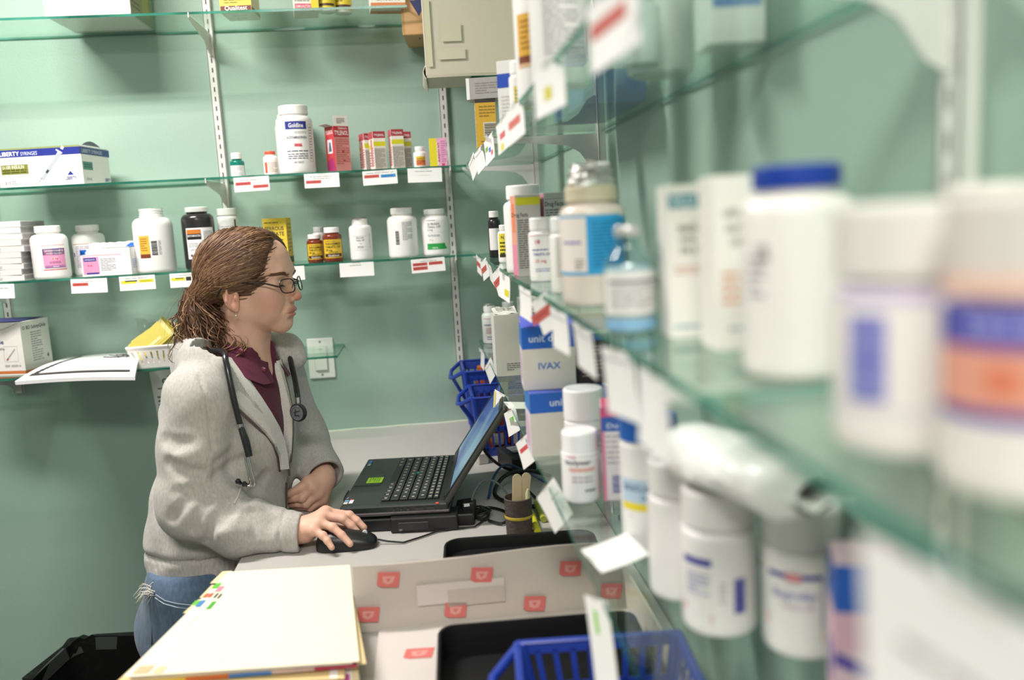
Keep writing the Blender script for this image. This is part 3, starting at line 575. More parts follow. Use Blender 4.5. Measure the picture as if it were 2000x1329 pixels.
# white plastic basket of yellow packets
t = thing('plastic_basket', 'small white slotted basket of yellow packets on the lowest shelf behind the woman', 'basket', (-.700, 2.368, ZB), math.radians(3))
b = MB(); wp = mat('#ece9e4', .4, var=.01)
W0, D0, W1, D1, H = .125, .09, .165, .115, .056
def bw(f, s, z):
    W = W0 + (W1 - W0) * z / H; D = D0 + (D1 - D0) * z / H
    return {'f': (s * W / 2, -D / 2, z), 'b': (s * W / 2, D / 2, z), 'l': (-W / 2, s * D / 2, z), 'r': (W / 2, s * D / 2, z)}[f]
for f, n in (('f', 11), ('b', 11), ('l', 8), ('r', 8)):
    for z0, z1 in ((0, .012), (H - .012, H)): b.sheet([[bw(f, -1, z0), bw(f, 1, z0)], [bw(f, -1, z1), bw(f, 1, z1)]], wp, .0016)
    for i in range(n):
        s = -1 + 2 * i / (n - 1); g = .07
        b.sheet([[bw(f, max(-1, s - g), .012), bw(f, min(1, s + g), .012)], [bw(f, max(-1, s - g), H - .012), bw(f, min(1, s + g), H - .012)]], wp, .0016)
b.box((0, 0, .001), (W0, D0, .002), wp)
b.tube([bw('f', -1, H), bw('f', 1, H), bw('b', 1, H), bw('b', -1, H)], .0026, wp, 8, closed=True); b.build('slotted_tub', t)
rr = random.Random(4); NTH = ['first', 'second', 'third', 'fourth', 'fifth', 'sixth', 'seventh', 'eighth', 'ninth', 'tenth', 'eleventh', 'twelfth']
for k in range(12):
    a = math.radians(38 - k * 1.2 + rr.uniform(-3, 3)); o = MB()
    ym = mat(('#dccf6a', '#ece4a0', '#cdbd4e', '#e6dc86', '#f0ecc4')[k % 5], .3, var=.1, scale=25)
    o.sheet([[(-.05 + .1 * i / 4, 0, .052 * (j - .5) + .002 * math.sin(i * 1.5 + k)) for i in range(5)] for j in (0, 1)], ym, .0012)
    fm = lambda u, v, q: (u, -.0003 - q, v); art(o, [('R', -.046, -.022, .046, -.0212, '#b9a62b', 1), ('R', -.044, -.015, .03, -.008, '#f4ecb0', 1)], fm, .1)
    m = o.build('foil_packet'); m.location = (-.728 + .0078 * k, 2.334 + .0062 * k, ZB + .068 + .008 * math.sin(k * .9)); m.rotation_euler = (rr.uniform(-.12, .05), -a, rr.uniform(-.10, .10))
    tag(m, 'yellow flat packet in the white basket, %s from the front' % NTH[k], 'packet', 'yellow packets in the white basket')
b = MB(); rows = []
for i in range(10):
    rows.append([(-.058 + .085 * j / 9 + rr.uniform(-.004, .004), .02 + .012 * math.sin(i * .9 + j) + rr.uniform(-.004, .004), .05 + .062 * math.sin(math.pi * (i / 9) * .9) + rr.uniform(-.003, .003) - .02 * j / 9) for j in range(10)])
b.sheet(rows, FILM, 0, True); m = b.build('plastic_bag'); m.location = (-.720, 2.385, ZB + .012)
tag(m, 'crumpled clear plastic bag behind the yellow packets', 'bag')

# ================================================================== things on the right wall shelves
# ---- main shelf
bottle('pill_bottle', 'black bottle with white label, farthest on the main right shelf', (.167, 2.04, ZM), .03, .108, -.1, '#262426', '#efeae6', [], (-.014, .018, .014, .068, '#efeceb'), caph=.016, rough=.25)
bottle('pill_bottle', 'small white bottle with yellow label far along the main right shelf', (.168, 1.80, ZM), .03, .078, -.2, WH, WH, [('T', -.004, .05, .008, 'N', BK, .02), ('L', -.01, .016, .008, .045, 4, '#4f4a20'), ('R', -.012, .012, .01, .018, '#3a3024')], (-.013, .012, .011, .06, '#e6d840'))
bottle('pill_bottle', 'big white bottle behind the pink-edged drug facts box', (.172, 1.475, ZM), .068, .146, -.1, WH, WH, caph=.024, neck=.74, shoulder=.84)
DF = [('T', -.014, .094, .009, 'Drug Facts', '#4c4a48', .02, 'C', .026), ('L', -.018, .012, .018, .09, 22, '#6d6a67'), ('R', -.019, .078, .019, .0785, '#c0655c', 2), ('R', -.019, .06, .019, .0605, '#c0655c', 2)]
carton('medicine_box', 'drug facts box with yellow strip and pink-orange edge on the main right shelf', (.1655, 1.395, ZM), (.040, .045, .128), '#c9c4bc', math.radians(4),
       {'front': [('R', -.0195, .112, .0195, .124, '#dfd728', 3)] + DF, 'left': [('R', -.022, .001, .022, .127, '#e9a08a', 0), ('R', -.022, .001, .022, .05, '#e58aa6', 1), ('R', -.01, .07, .012, .115, '#e8814f', 2)]})
carton('medicine_box', 'grey drug facts box standing next to the pink-edged one', (.2115, 1.395, ZM), (.040, .045, .129), '#aab0a8', math.radians(3), {'front': [('T', -.004, .108, .0105, 'Drug Facts', '#3f4442', .02, 'C', .03), ('L', -.018, .012, .018, .104, 22, '#5f6562'), ('R', -.019, .119, .019, .1195, '#565c58', 2), ('R', -.019, .101, .019, .1015, '#565c58', 2)], 'left': [('R', -.022, .001, .022, .128, '#c88c9c', 0)]})
carton('medicine_box', 'blue medicine box behind the cream bottle on the main right shelf', (.256, 1.40, ZM), (.036, .045, .132), '#2c4f9c', 0, {'front': [('R', -.012, .02, .015, .12, '#b9c6d4', 1), ('L', -.01, .03, .013, .115, 10, '#7d8796')]})
bottle('pill_bottle', 'slim white bottle with red and blue print before the drug facts boxes', (.170, 1.262, ZM), .036, .092, -.1, WH, WH, [('R', -.02, .066, .02, .0665, '#c8404a'), ('T', -.006, .055, .008, '18', '#c8303a', .04), ('L', -.014, .044, .01, .048, 1, '#4b4b9a'), ('T', .0, .038, .005, 'TABLETS, USP', '#2f3a9a', .03, 'C', .026), ('T', -.002, .028, .0065, '25 mg', '#d6584f', .02), ('L', -.01, .014, .012, .02, 2, '#8b8bc0')], None, caph=.018, shoulder=.86, neck=.78)
bottle('pill_bottle', 'slim white bottle with grey ribbed cap beside the cream bottle', (.172, 1.062, ZM), .037, .093, -.1, '#eeece6', '#e4e6e2', [('L', -.012, .02, .006, .07, 12, '#b9b5ae'), ('R', .008, .005, .028, .078, '#c9c6bd'), ('B', .012, .012, .017, .035, '#4a4844', 1)], None, caph=.019, shoulder=.86, neck=.8)
carton('medicine_box', 'plain white box behind the slim bottles', (.232, 1.20, ZM), (.04, .05, .088), '#e9e6df', 0, {'front': [('L', -.015, .015, .015, .07, 8, '#b5b2aa')]})
bottle('pill_bottle', 'large cream bottle with bright blue label and crumpled seal on top', (.179, .915, ZM), .069, .124, -.15, '#ddd2c6', '#d3c7ac', [('R', -.058, .033, .03, .036, '#3f9fd0'), ('R', -.058, .092, .03, .094, '#3f9fd0'), ('R', -.008, .036, .045, .092, '#2a9ad3'), ('L', -.002, .04, .042, .088, 13, '#1a6f9e'), ('L', -.038, .064, -.014, .069, 1, '#5a5ab5'), ('L', -.022, .038, -.012, .05, 4, '#8a7f78')], (-.052, .034, -.008, .093, '#e7ddd6'), caph=.017, neck=.72, shoulder=.85, rough=.3, foil=.026)
# glass vial
t = thing('glass_vial', 'clear glass vial with silver crimped cap standing before the cream bottle', 'vial', (.162, .685, ZM), -.15)
CLR = glassy('vial_glass', '#dce9ec', .06, .05)
R_ = .0205; MB().lathe([(0, .001), (R_ * .9, 0), (R_, .003), (R_, .05), (R_ * .93, .056), (R_ * .55, .066), (R_ * .42, .07), (R_ * .42, .077), (R_ * .5, .0785)], CLR, 40).build('glass_body', t)
MB().lathe([(0, .002), (R_ * .93, .002), (R_ * .95, .047), (R_ * .85, .053), (0, .054)], mat('#e4ebee', .2, var=.02), 36).build('liquid', t)
MB().lathe([(R_ * .46, .077), (R_ * .52, .0775), (R_ * .52, .0835), (R_ * .46, .0855), (0, .086)], mat('#c9c7c5', .3, .5), 32).build('crimp_cap', t)
b = MB(); art(b, [('R', -.026, .016, .03, .05, '#e9e7e2', 0), ('R', -.02, .041, .024, .0435, '#6a6672', 1), ('L', -.018, .02, .022, .04, 9, '#a3a3a6'), ('R', -.026, .004, .03, .012, '#86b4d6', 0)], cyl(R_), .003); b.build('label', t)
carton('medicine_box', 'blurred tall white box with teal lettering panel', (.197, .653, ZM), (.030, .045, .114), '#ece9e2', math.radians(-6), {'front': [('R', -.014, .097, .008, .107, '#2f8797', 1), ('T', -.003, .099, .009, 'WLLF', '#e6f0f0', .03, 'C', .018), ('T', 0, .08, .006, 'BENZO', '#4a4a4c', .04, 'C', .014), ('T', 0, .072, .006, 'NYL', '#4a4a4c', .04, 'C', .012), ('T', 0, .064, .006, '5% S', '#4a4a4c', .04, 'C', .012), ('L', -.01, .048, .01, .055, 2, '#d8a08c'), ('L', -.012, .006, .012, .012, 1, '#8fb0b4')]})
carton('medicine_box', 'blurred wide white box with grey and orange print before the blue-capped bottle', (.216, .583, ZM), (.046, .04, .117), '#eeeae3', math.radians(-4), {'front': [('T', -.004, .09, .007, 'LIDOCAINE', '#4a4a4c', .03, 'C', .024), ('T', -.004, .08, .0065, 'OINTMENT', '#4a4a4c', .03, 'C', .022), ('T', -.004, .071, .0065, 'USP 5%', '#4a4a4c', .03, 'C', .016), ('L', -.018, .03, .012, .055, 4, '#e0a080'), ('L', -.014, .012, .006, .018, 1, '#9ab4b8')]})
bottle('pill_bottle', 'white bottle with purple-blue label glimpsed behind the vial', (.268, .86, ZM), .036, .098, -.3, WH, '#4a48b8', [('R', -.014, .06, .012, .078, '#3a3aa8'), ('R', -.014, .042, .0, .056, '#4a48b8'), ('L', -.01, .015, .012, .035, 4, '#a896c8')], None, caph=.02)
bottle('pill_bottle', 'large blurred white bottle with a deep blue cap', (.212, .481, ZM), .062, .118, -.4, '#ece7e3', '#173a9c', [('L', -.03, .045, -.018, .07, 5, '#a5a0a8'), ('T', -.020, .066, .014, '1%', '#5d5a58', .02, 'C', .01)], None, caph=.014, neck=.70, shoulder=.86, capr=.0245)
bottle('pill_bottle', 'blurred white bottle with pale cap glimpsed behind the nearest bottles', (.266, .385, ZM), .05, .102, -.4, '#e4ded8', '#dcd6d0', caph=.022, neck=.8)
bottle('pill_bottle', 'very blurred white bottle with blue barcode, left of the two nearest', (.188, .324, ZM), .056, .096, -.53, '#e6e0dc', '#dcd7d2', [('R', -.03, .06, .03, .064, '#c9b8dc'), ('B', -.022, .022, -.007, .055, '#6f73c0', 1), ('R', -.022, .022, -.007, .055, '#aeaeda', 0), ('L', .012, .03, .022, .056, 5, '#cfc8c8'), ('R', -.03, .018, .03, .019, '#d6cfd8')], None, caph=.029, neck=.84, shoulder=.84, capr=.027)
bottle('pill_bottle', 'very blurred bottle with orange and dark blue label at the right edge', (.197, .266, ZM), .055, .098, -.71, '#e4ddd8', '#d6cfc9', [('R', -.03, .066, .03, .073, '#e6bfae'), ('R', -.03, .05, .03, .064, '#25259a'), ('L', -.018, .053, .008, .061, 1, '#b9b9e6'), ('R', -.03, .03, .03, .05, '#dc9a84'), ('R', -.01, .036, .0, .044, '#d87858', 2), ('R', -.03, .026, .03, .030, '#3a2f96')], None, caph=.03, neck=.84, shoulder=.84, capr=.026)
bottle('pill_bottle', 'dark brown bottle on lowest shelf seen through the nearest glass', (.268, .30, ZL), .05, .10, -.6, '#5a3a34', '#cfd4cc', [('R', -.03, .03, .03, .05, '#4a1f46')], None)

# ---- lowest shelf
bottle('pill_bottle', 'white bottle with a peeled seal at the far end of the lowest right shelf', (.172, 2.43, ZL), .046, .105, -.1, WH, WH, [('R', -.02, .07, .02, .071, '#c8304a'), ('L', -.018, .05, .015, .056, 1, '#3a3a9a'), ('L', -.012, .028, .012, .045, 3, '#d07a8a'), ('L', -.01, .01, .01, .022, 2, '#8080b8')], None, caph=.017, foil=.006)
bottle('pill_bottle', 'white ribbed-cap bottle behind the peeled-seal bottle in the corner', (.226, 2.44, ZL), .046, .112, 0, '#e9e7e4', '#dedddb', caph=.018)
carton('medicine_box', 'rounded white box with fine print under the main right shelf end', (.262, 2.25, ZL), (.05, .06, .14), '#dcd8d2', math.radians(6), {'front': [('L', -.012, .06, .012, .125, 12, '#6c6965'), ('R', -.02, .03, -.0195, .135, '#8c8984', 1)]}, bev=.004)
bag = [('L', -.02, .115, .02, .13, 2, '#6f6c69')]
def lid(t):
    b = MB(); b.sheet([[(-.026 + .052 * i / 4, -.028 + .014 * j + .003 * math.sin(i), .139 + .010 * j / 4 + .002 * math.cos(i * 2 + j)) for i in range(5)] for j in range(5)], mat('#e6e4de', .6), .0008); f = lambda u, v, o: (u, -.028 + .014 * v * 4, .1395 + .01 * v + .002 + o)
    art(b, [('T', 0, .2, .012, 'MNS', '#57534f', .02, 'C', .03), ('L', -.02, .4, .02, .9, 3, '#8c8984')], f, .01); b.build('crumpled_lid', t)
carton('medicine_box', 'tall blank grey-white carton with crumpled printed lid on the lowest right shelf', (.170, 1.93, ZL), (.056, .06, .138), '#d4d0c7', math.radians(2), {'front': [('L', -.005, .012, .026, .03, 4, '#7c7974')], 'left': [('R', -.03, .001, .03, .137, '#e3e1da', 0)]}, kids=lid)
carton('medicine_box', 'grey fine-print box standing behind the blank carton', (.21, 1.70, ZL), (.05, .06, .09), '#b9b6ad', 0, {'front': [('L', -.02, .01, .02, .08, 14, '#77746e')]})
def ud(label, loc, w, h, rz, roll=0, band=.030, opened=False, txt=True):
    fr = [('R', -w / 2, h - band, w / 2, h, '#1c62c4', 1), ('T', 0, h - band * .68, .0155, 'unit dose', '#d9e6f7', .025, 'C', min(.06, w * .75)), ('T', .012 if w > .1 else .0, h * .33, .014, 'IVAX', '#2f6fc4', .035, 'C', .034)]
    def k(t):
        if opened:
            b = MB(); b.sheet([[(-w / 2 + w * i / 6, -.03 + .058 * j / 3, h + .012 * math.sin(j / 3 * 1.9) + .002 * math.sin(i * 1.3)) for i in range(7)] for j in range(4)], mat('#5a66cf', .35, var=.2, scale=30), .0008)
            f = lambda u, v, o: (u, -.03 + .058 * v, h + .012 * math.sin(v * 1.9) + .003 + o); art(b, [('R', -.002, .3, .03, .85, '#c9cdf0', 1)], f, .01); b.build('loose_lid', t)
    return carton('unit_dose_box', label, loc, (w, .065, h), '#dad5ca', rz, {'front': fr, 'left': [('R', -.032, h - band, .032, h, '#3577c8', 0), ('R', -.032, .001, .032, h - band, '#e3d5e0', 0), ('R', -.02, .01, .0, h - band - .01, '#d4a6cf', 1), ('R', .012, .015, .016, h * .5, '#d8808c', 1)], 'top': [('R', -w / 2, -.032, w / 2, .032, '#4a5fc8', 0)]}, kids=k if opened else None, ry=roll)
ud('lower of the two stacked unit dose boxes with a blue top band', (.197, 1.27, ZL), .117, .096, math.radians(0))
ud('upper of the two stacked unit dose boxes, its blue lid loose', (.1745, 1.29, ZL + .0965), .078, .094, math.radians(-3), 0, .032, True)
carton('medicine_box', 'dark-sided medicine box with blue top beside the upper unit dose box', (.245, 1.305, ZL + .0965), (.05, .06, .10), '#3d2f31', math.radians(-4), {'front': [('R', -.025, .066, .025, .1, '#234fae', 1), ('R', -.025, .076, .025, .082, '#dfe3ee', 2), ('L', -.018, .01, .012, .06, 9, '#8d7f7b')]})
bottle('pill_bottle', 'wide white-capped bottle with a red tomato picture band', (.203, 1.155, ZL), .055, .117, -.15, '#efeeee', '#f6f5f5', [('R', -.03, .03, .034, .062, '#c9bcb5', 0), ('P', [(-.02, .032), (-.006, .032), (.002, .045), (-.006, .058), (-.018, .055)], '#b9382f', 3), ('P', [(-.016, .045), (-.008, .052), (-.004, .06), (-.014, .058)], '#e4d6c8', 4), ('R', .006, .034, .028, .058, '#d5cdc8', 1), ('L', .008, .038, .026, .056, 5, '#6b5e5c')], None, caph=.042, neck=.93, shoulder=.68, capr=.0275)
bottle('pill_bottle', 'short white wide-capped jar with pink-striped label in front of the tomato bottle', (.176, 1.04, ZL), .048, .088, -.15, '#f2f0f0', '#f6f5f5', [('T', -.004, .05, .0085, 'Isolyser', '#4a4146', .03, 'C', .034), ('R', -.016, .041, .018, .0455, '#ecb0aa'), ('T', -.012, .058, .005, 'CARE', '#e27a8c', .02, 'C', .012), ('L', -.012, .026, .014, .036, 2, '#b7a9ad'), ('L', .004, .014, .018, .02, 1, '#6b6468')], None, caph=.028, neck=.94, shoulder=.7, capr=.0225)
carton('medicine_box', 'pink, blue and white medicine carton beside the white jar', (.228, 1.045, ZL), (.046, .055, .118), '#ece3e4', math.radians(-10), {'front': [('R', -.023, .106, .023, .118, '#dd5b8a', 1), ('R', -.023, .088, .023, .106, '#3a63b8', 1), ('T', .0, .092, .009, 'Double', '#e7edf8', .02, 'C', .034), ('L', -.018, .045, .018, .085, 6, '#c3b4c0'), ('B', -.012, .01, .012, .032, '#6f70b8', 1), ('R', -.023, .0, -.019, .088, '#e48aa8', 1)], 'left': [('R', -.027, .001, .027, .117, '#d9547f', 0), ('P', [(-.027, .06), (.02, .1), (.027, .085), (-.02, .04)], '#3e5fb5', 1), ('P', [(-.02, .03), (.02, .07), (.02, .05), (-.02, .012)], '#efe7ea', 1)], 'top': [('R', -.022, -.027, .0, .027, '#d9547f', 0), ('R', 0, -.027, .022, .027, '#e8e4ee', 0)]})
bottle('pill_bottle', 'tall white bottle with yellow and blue label and blue shrink band at the cap', (.222, .877, ZL), .062, .142, -.25, '#efecea', '#1d62bd', [('R', -.034, .052, .016, .078, '#b9cfe2', 0), ('T', -.008, .066, .0095, 'DOCUSATE', '#33507c', .03, 'C', .046), ('T', .0, .057, .008, 'CALCIUM', '#33507c', .02, 'C', .02), ('R', -.034, .045, .016, .053, '#e9d22e', 1), ('P', [(-.034, .046), (.016, .046), (.016, .028), (.002, .03), (-.022, .038)], '#2461b6', 1), ('L', -.0, .034, .014, .042, 2, '#9fc0e6'), ('L', .02, .028, .034, .075, 8, '#b8aaa4')], None, caph=.026, neck=.93, shoulder=.83, capr=.0305)
PR = [('R', -.034, .062, -.006, .068, '#30309c'), ('L', -.03, .036, -.008, .056, 5, '#9f9fc8'), ('P', [(-.034, .026), (-.006, .02), (-.006, .013), (-.034, .019)], '#d6404c', 1), ('B', .012, .022, .022, .052, '#4a4aa8', 0), ('B', .012, .022, .022, .052, '#4a4aa8', 1), ('L', -.0, .03, .006, .05, 5, '#c9b8c8')]
bottle('pill_bottle', 'blurred white bottle of the front trio, half hidden on the left', (.218, .757, ZL), .057, .128, -.3, '#ece7e6', '#e6e2e0', [('B', .012, .035, .022, .065, '#4a4aa8', 1), ('R', .012, .035, .022, .065, '#8b8bc8', 0)], None, caph=.031, neck=.86, shoulder=.85)
bottle('pill_bottle', 'blurred white bottle of the front trio, the middle one with barcode', (.232, .688, ZL), .064, .122, -.33, '#ece7e6', '#e0dcda', PR, None, caph=.031, neck=.86, shoulder=.83)
bottle('pill_bottle', 'blurred white bottle of the front trio, right one with red and navy label', (.284, .640, ZL), .062, .118, -.42, '#ebe6e4', '#e0dcda', [('R', -.028, .066, .016, .070, '#27279a'), ('R', -.012, .064, .0, .071, '#e08a94', 2), ('T', -.006, .05, .010, 'Ibuprofen', '#6a6ab8', .02, 'C', .034), ('T', -.004, .042, .006, 'Tablets USP', '#b58ab0', 0, 'C', .026), ('R', .0155, .026, .0165, .068, '#6a6ab8'), ('P', [(-.03, .034), (.016, .024), (.016, .015), (-.03, .024)], '#dc4450', 1), ('L', .02, .03, .03, .066, 6, '#aaa6b0')], None, caph=.03, neck=.86, shoulder=.83)
# wrapped package of gauze lying over the caps
t = thing('wrapped_package', 'white plastic-wrapped roll lying slanted over the caps of the front bottles', 'package', (.236, .648, 1.2915), math.radians(-74))
b = MB(); rr = random.Random(9); rows = []
for i in range(15):
    q = i / 14; e = min(1, 5 * min(q, 1 - q) + .25); row = []
    for k in range(17):
        a = 2 * math.pi * k / 16; wob = 1 + .07 * math.sin(3 * a + q * 9) + rr.uniform(-.03, .03) * (k not in (0, 16))
        row.append((-.088 + .176 * q, .031 * math.cos(a) * wob * (e ** .35), .0245 * math.sin(a) * wob * e ** .5))
    rows.append(row)
b.sheet(rows, mat('#fbf8f6', .3, bump=.0015, scale=90, var=.02, coat=.15)); b.build('roll', t)
for s in (-1, 1):
    b = MB(); b.sheet([[(s * (.084 + .022 * i / 3), -.024 + .048 * j / 5, .003 * math.sin(j * 2 + i)) for j in range(6)] for i in range(4)], mat('#f1eeea', .25, var=.03), .0008); b.build('sealed_end', t)
carton('medicine_box', 'blurred box with blue top and pink side low at the right edge', (.289, .548, ZL), (.045, .045, .112), '#d9b9c4', math.radians(-20), {'front': [('R', -.0225, .078, .0225, .112, '#1f56b4', 1), ('P', [(-.0225, .05), (.0225, .03), (.0225, .02), (-.0225, .04)], '#5b4aa0', 2), ('R', -.0225, .05, .0225, .078, '#d8a8bc', 1)], 'left': [('R', -.022, .078, .022, .111, '#2b62c0', 0), ('R', -.022, .001, .022, .078, '#dcb4c4', 0), ('R', -.01, .02, .012, .05, '#5b4aa0', 1)]})

# ---- upper shelf
ZV = ZU + .003
carton('medicine_box', 'yellow box with black top band and barcode on the upper right shelf', (.152, 1.92, ZV), (.044, .05, .108), '#d9a92c', math.radians(-3), {'front': [('R', -.022, .101, .022, .108, '#2c2420', 1), ('L', -.014, .07, .02, .096, 4, '#a07a1c'), ('R', -.006, .028, .021, .06, '#d9cfc0', 1), ('B', -.004, .031, .021, .057, '#5d4e48', 1), ('L', -.012, .018, .004, .022, 1, '#5d4510')], 'left': [('R', -.025, .001, .025, .107, '#efe4dc', 0), ('L', -.01, .02, .01, .09, 8, '#c9a89a')]})
carton('medicine_box', 'small white box with clear side lying on top of the yellow box', (.157, 1.92, ZV + .1085), (.078, .055, .044), '#a4a09d', math.radians(-12), {'left': [('R', -.027, .0, .027, .044, '#ece9e6', 0), ('L', -.012, .014, .01, .03, 3, '#a8a29e')], 'front': [('R', -.039, 0, -.032, .044, '#ece9e6', 1), ('L', -.02, .01, .03, .035, 5, '#8a8683')]})
carton('medicine_box', 'slanted white box with royal blue band on the upper right shelf', (.163, 1.46, ZV), (.034, .05, .108), '#efece8', math.radians(-26), {'front': [('R', -.017, .066, .017, .088, '#2b52bb', 1), ('L', -.012, .01, .012, .055, 8, '#d6d0cc')], 'left': [('R', -.025, .066, .025, .088, '#2b52bb', 1), ('L', -.016, .077, .016, .084, 1, '#dfe5f6'), ('L', -.018, .068, .018, .074, 1, '#9fb0e2'), ('L', -.018, .01, .018, .06, 8, '#dcd7d2')]})
bottle('pill_bottle', 'small white bottle with yellow label behind the upper shelf cards', (.158, 1.30, ZV), .036, .082, -.1, WH, WH, [('R', -.012, .012, .014, .046, '#e4c93a'), ('L', -.01, .016, .012, .042, 5, '#6d5a20')], None, caph=.018, neck=.8)
bottle('pill_bottle', 'large white bottle with yellow and brown side label, upper right shelf', (.164, 1.125, ZV), .066, .17, -.12, WH, WH, [('R', -.034, .056, .004, .106, '#dca93a'), ('R', -.034, .047, .004, .056, '#7a3a22'), ('L', -.028, .062, -.012, .1, 6, '#a8741e'), ('B', .008, .054, .018, .1, '#3c3c46', 1), ('R', -.034, .042, .01, .047, '#d9b48c')], None, caph=.024, shoulder=.84)
bottle('pill_bottle', 'large white bottle with grey print beside the yellow-labelled one', (.165, .985, ZV), .066, .165, -.12, '#ebe9e6', WH, [('R', -.018, .102, .014, .109, '#77748a'), ('L', -.02, .03, .02, .096, 14, '#b6b3b2')], None, caph=.022, shoulder=.86)
bottle('pill_bottle', 'wide pale bottle on the upper shelf seen from below through the glass', (.262, .93, ZV), .07, .13, -.2, '#dfe3de', '#dfe3de', [], None)
carton('medicine_box', 'white and blue box on the upper shelf seen through the glass', (.283, .78, ZV), (.05, .05, .12), '#dfe2dd', math.radians(-6), {'front': [('R', -.02, .03, .022, .045, '#3a6ab5', 1), ('L', -.018, .06, .02, .11, 6, '#a9b0b0')]})
b = MB(); b.box((0, 0, .022), (.085, .26, .044), mat('#2a58a8', .4), .003); o = b.build('medicine_box'); o.location = (.262, 1.28, ZV); tag(o, 'long low blue box at the back of the upper right shelf', 'box')
bottle('pump_bottle', 'small pale bottle on the upper shelf behind the hanging card', (.222, .86, ZV), .04, .07, 0, '#d3dcd8', '#c3cfcc')

# ---- price cards hanging from the right shelves
P1 = [('L', -.025, -.009, .02, -.007, 1, '#6f6d72')]
RB = [('R', -.038, -.027, .02, -.014, '#c9605a'), ('L', -.03, -.022, .01, -.018, 1, '#a8332f')]
def rcard(y, zt, xe, lb, it, yaw=0, roll=0, tilt=0, w=.075, h=.042, bend=.003):
    card(lb, (xe - .0035, y, zt), -math.pi / 2 + math.radians(yaw * .42), w, h, it, math.radians(tilt), 'price cards on the right shelves', math.radians(roll), bend)
YB = [('R', .0, -.036, .028, -.024, '#dcd63a')]
for y, lb, it, yaw, roll, tilt in (
    (2.20, 'red-barred price card at the far end of the main right shelf', RB, 14, 8, 6), (2.03, 'red-barred card, second from the far end of main right shelf', RB, 20, -14, 8),
    (1.86, 'white card tilted outward, third from far end of main right shelf', P1, 10, 10, 14), (1.66, 'red-barred card turned to the viewer beneath the drug facts boxes', RB, 34, -22, 12),
    (1.50, 'card with a yellow bar at its foot on the main right shelf', YB, 24, 6, 2), (1.20, 'white card hanging below the slim red and blue bottle', P1, 32, 8, 6),
    (1.06, 'turned card with a large faded red bar before the blue boxes', RB, 44, -22, 14), (.90, 'white card hanging below the cream bottle', P1, 30, 5, 8),
    (.765, 'large white card hanging below the glass vial', P1, 26, 8, 12), (.625, 'long white card hanging in front of the tall white bottle', P1, 40, 0, 8),
    (.52, 'grey shaded card at the joint of the two glass shelves', [], 20, 6, 4)):
    rcard(y, ZM - .004, .14, lb, it, yaw, roll, tilt, .066 if y > 1.3 else .046, .044 if y > .7 else .052)
card('very blurred grey card hanging from the nearest glass shelf', (.136, .200, ZM - .004), -math.pi / 2 + math.radians(8), .095, .070, [('L', -.03, -.03, .03, -.024, 1, '#99958f')], math.radians(4), 'price cards on the right shelves', math.radians(0), .003)
for y, lb, it, yaw, roll, tilt in (
    (2.30, 'white card at the far end of the lowest right shelf', P1, 10, 5, 0), (2.12, 'white card turned diagonal under the tall blank carton', P1, 36, -34, 8),
    (1.74, 'card with a thin yellow edge beside the unit dose boxes', [('R', -.034, -.04, -.025, -.004, '#ddd680')], 50, 6, 0),
    (1.58, 'card with a green mark hanging left of the stacked unit dose boxes', [('R', -.01, -.028, .012, -.014, '#72c84a')], 40, -24, 4),
    (1.37, 'card with a slanted red mark below the lower unit dose box', [('R', -.024, -.02, .02, -.013, '#d8505a')], 44, -30, 6)):
    rcard(y, ZL - .004, .142, lb, it, yaw, roll, tilt, .062, .045)
rcard(1.60, ZL + .002, .138, 'cream card sticking out flat beside the laptop lid', [('R', -.02, -.02, .01, -.01, '#d8d48c')], 10, 0, 84, .062, .06, 0)
rcard(1.105, ZL - .004, .142, 'white card hanging as a diamond above the brown cup', [('L', .0, -.02, .024, -.017, 1, '#77757a')], 62, -42, 6, .058, .054)
rcard(.83, ZL + .006, .150, 'white card lying flat over the shelf edge below the tall bottle', [('L', .0, -.02, .02, -.017, 1, '#a9a7a4')], 20, 0, 98, .062, .052, -.004)
rcard(.765, ZL - .004, .142, 'white card with a lime green bar before the blue basket', [('R', -.008, -.034, -.001, -.012, '#86d13c')], 44, -14, 0, .045, .085)
for y, lb, it, yaw, roll, tilt in (
    (.545, 'large blurred card with a red stripe on the upper right shelf', [('R', -.032, -.022, .02, -.012, '#c9605a')], 30, -6, 4),
    (.81, 'white card with a yellow mark beneath the upper grey-print bottle', [('R', -.012, -.03, .006, -.018, '#d8cf52')], 34, -4, 4),
    (1.10, 'narrow card with a red stripe on the upper right shelf', [('R', -.03, -.024, .02, -.014, '#d9736b')], 26, -8, 4),
    (1.26, 'narrow card with red and yellow marks on the upper right shelf', [('R', -.02, -.024, .01, -.015, '#d9636b'), ('R', -.02, -.04, .0, -.03, '#dcd66a')], 22, -8, 4),
    (1.52, 'white card with green, blue and red dots on the upper right shelf', [('R', -.03, -.02, -.01, -.012, '#7fb04a'), ('R', -.005, -.026, .01, -.018, '#4a6ad0'), ('R', .01, -.034, .025, -.026, '#d8606a')], 20, -10, 4),
    (1.80, 'white card under the yellow box on the upper right shelf', P1, 24, -12, 10), (2.05, 'white card at the far bracket of the upper right shelf', P1, 20, -20, 12)):
    rcard(y, ZV - .004, .127, lb, it, yaw, roll, tilt, .07, .042)

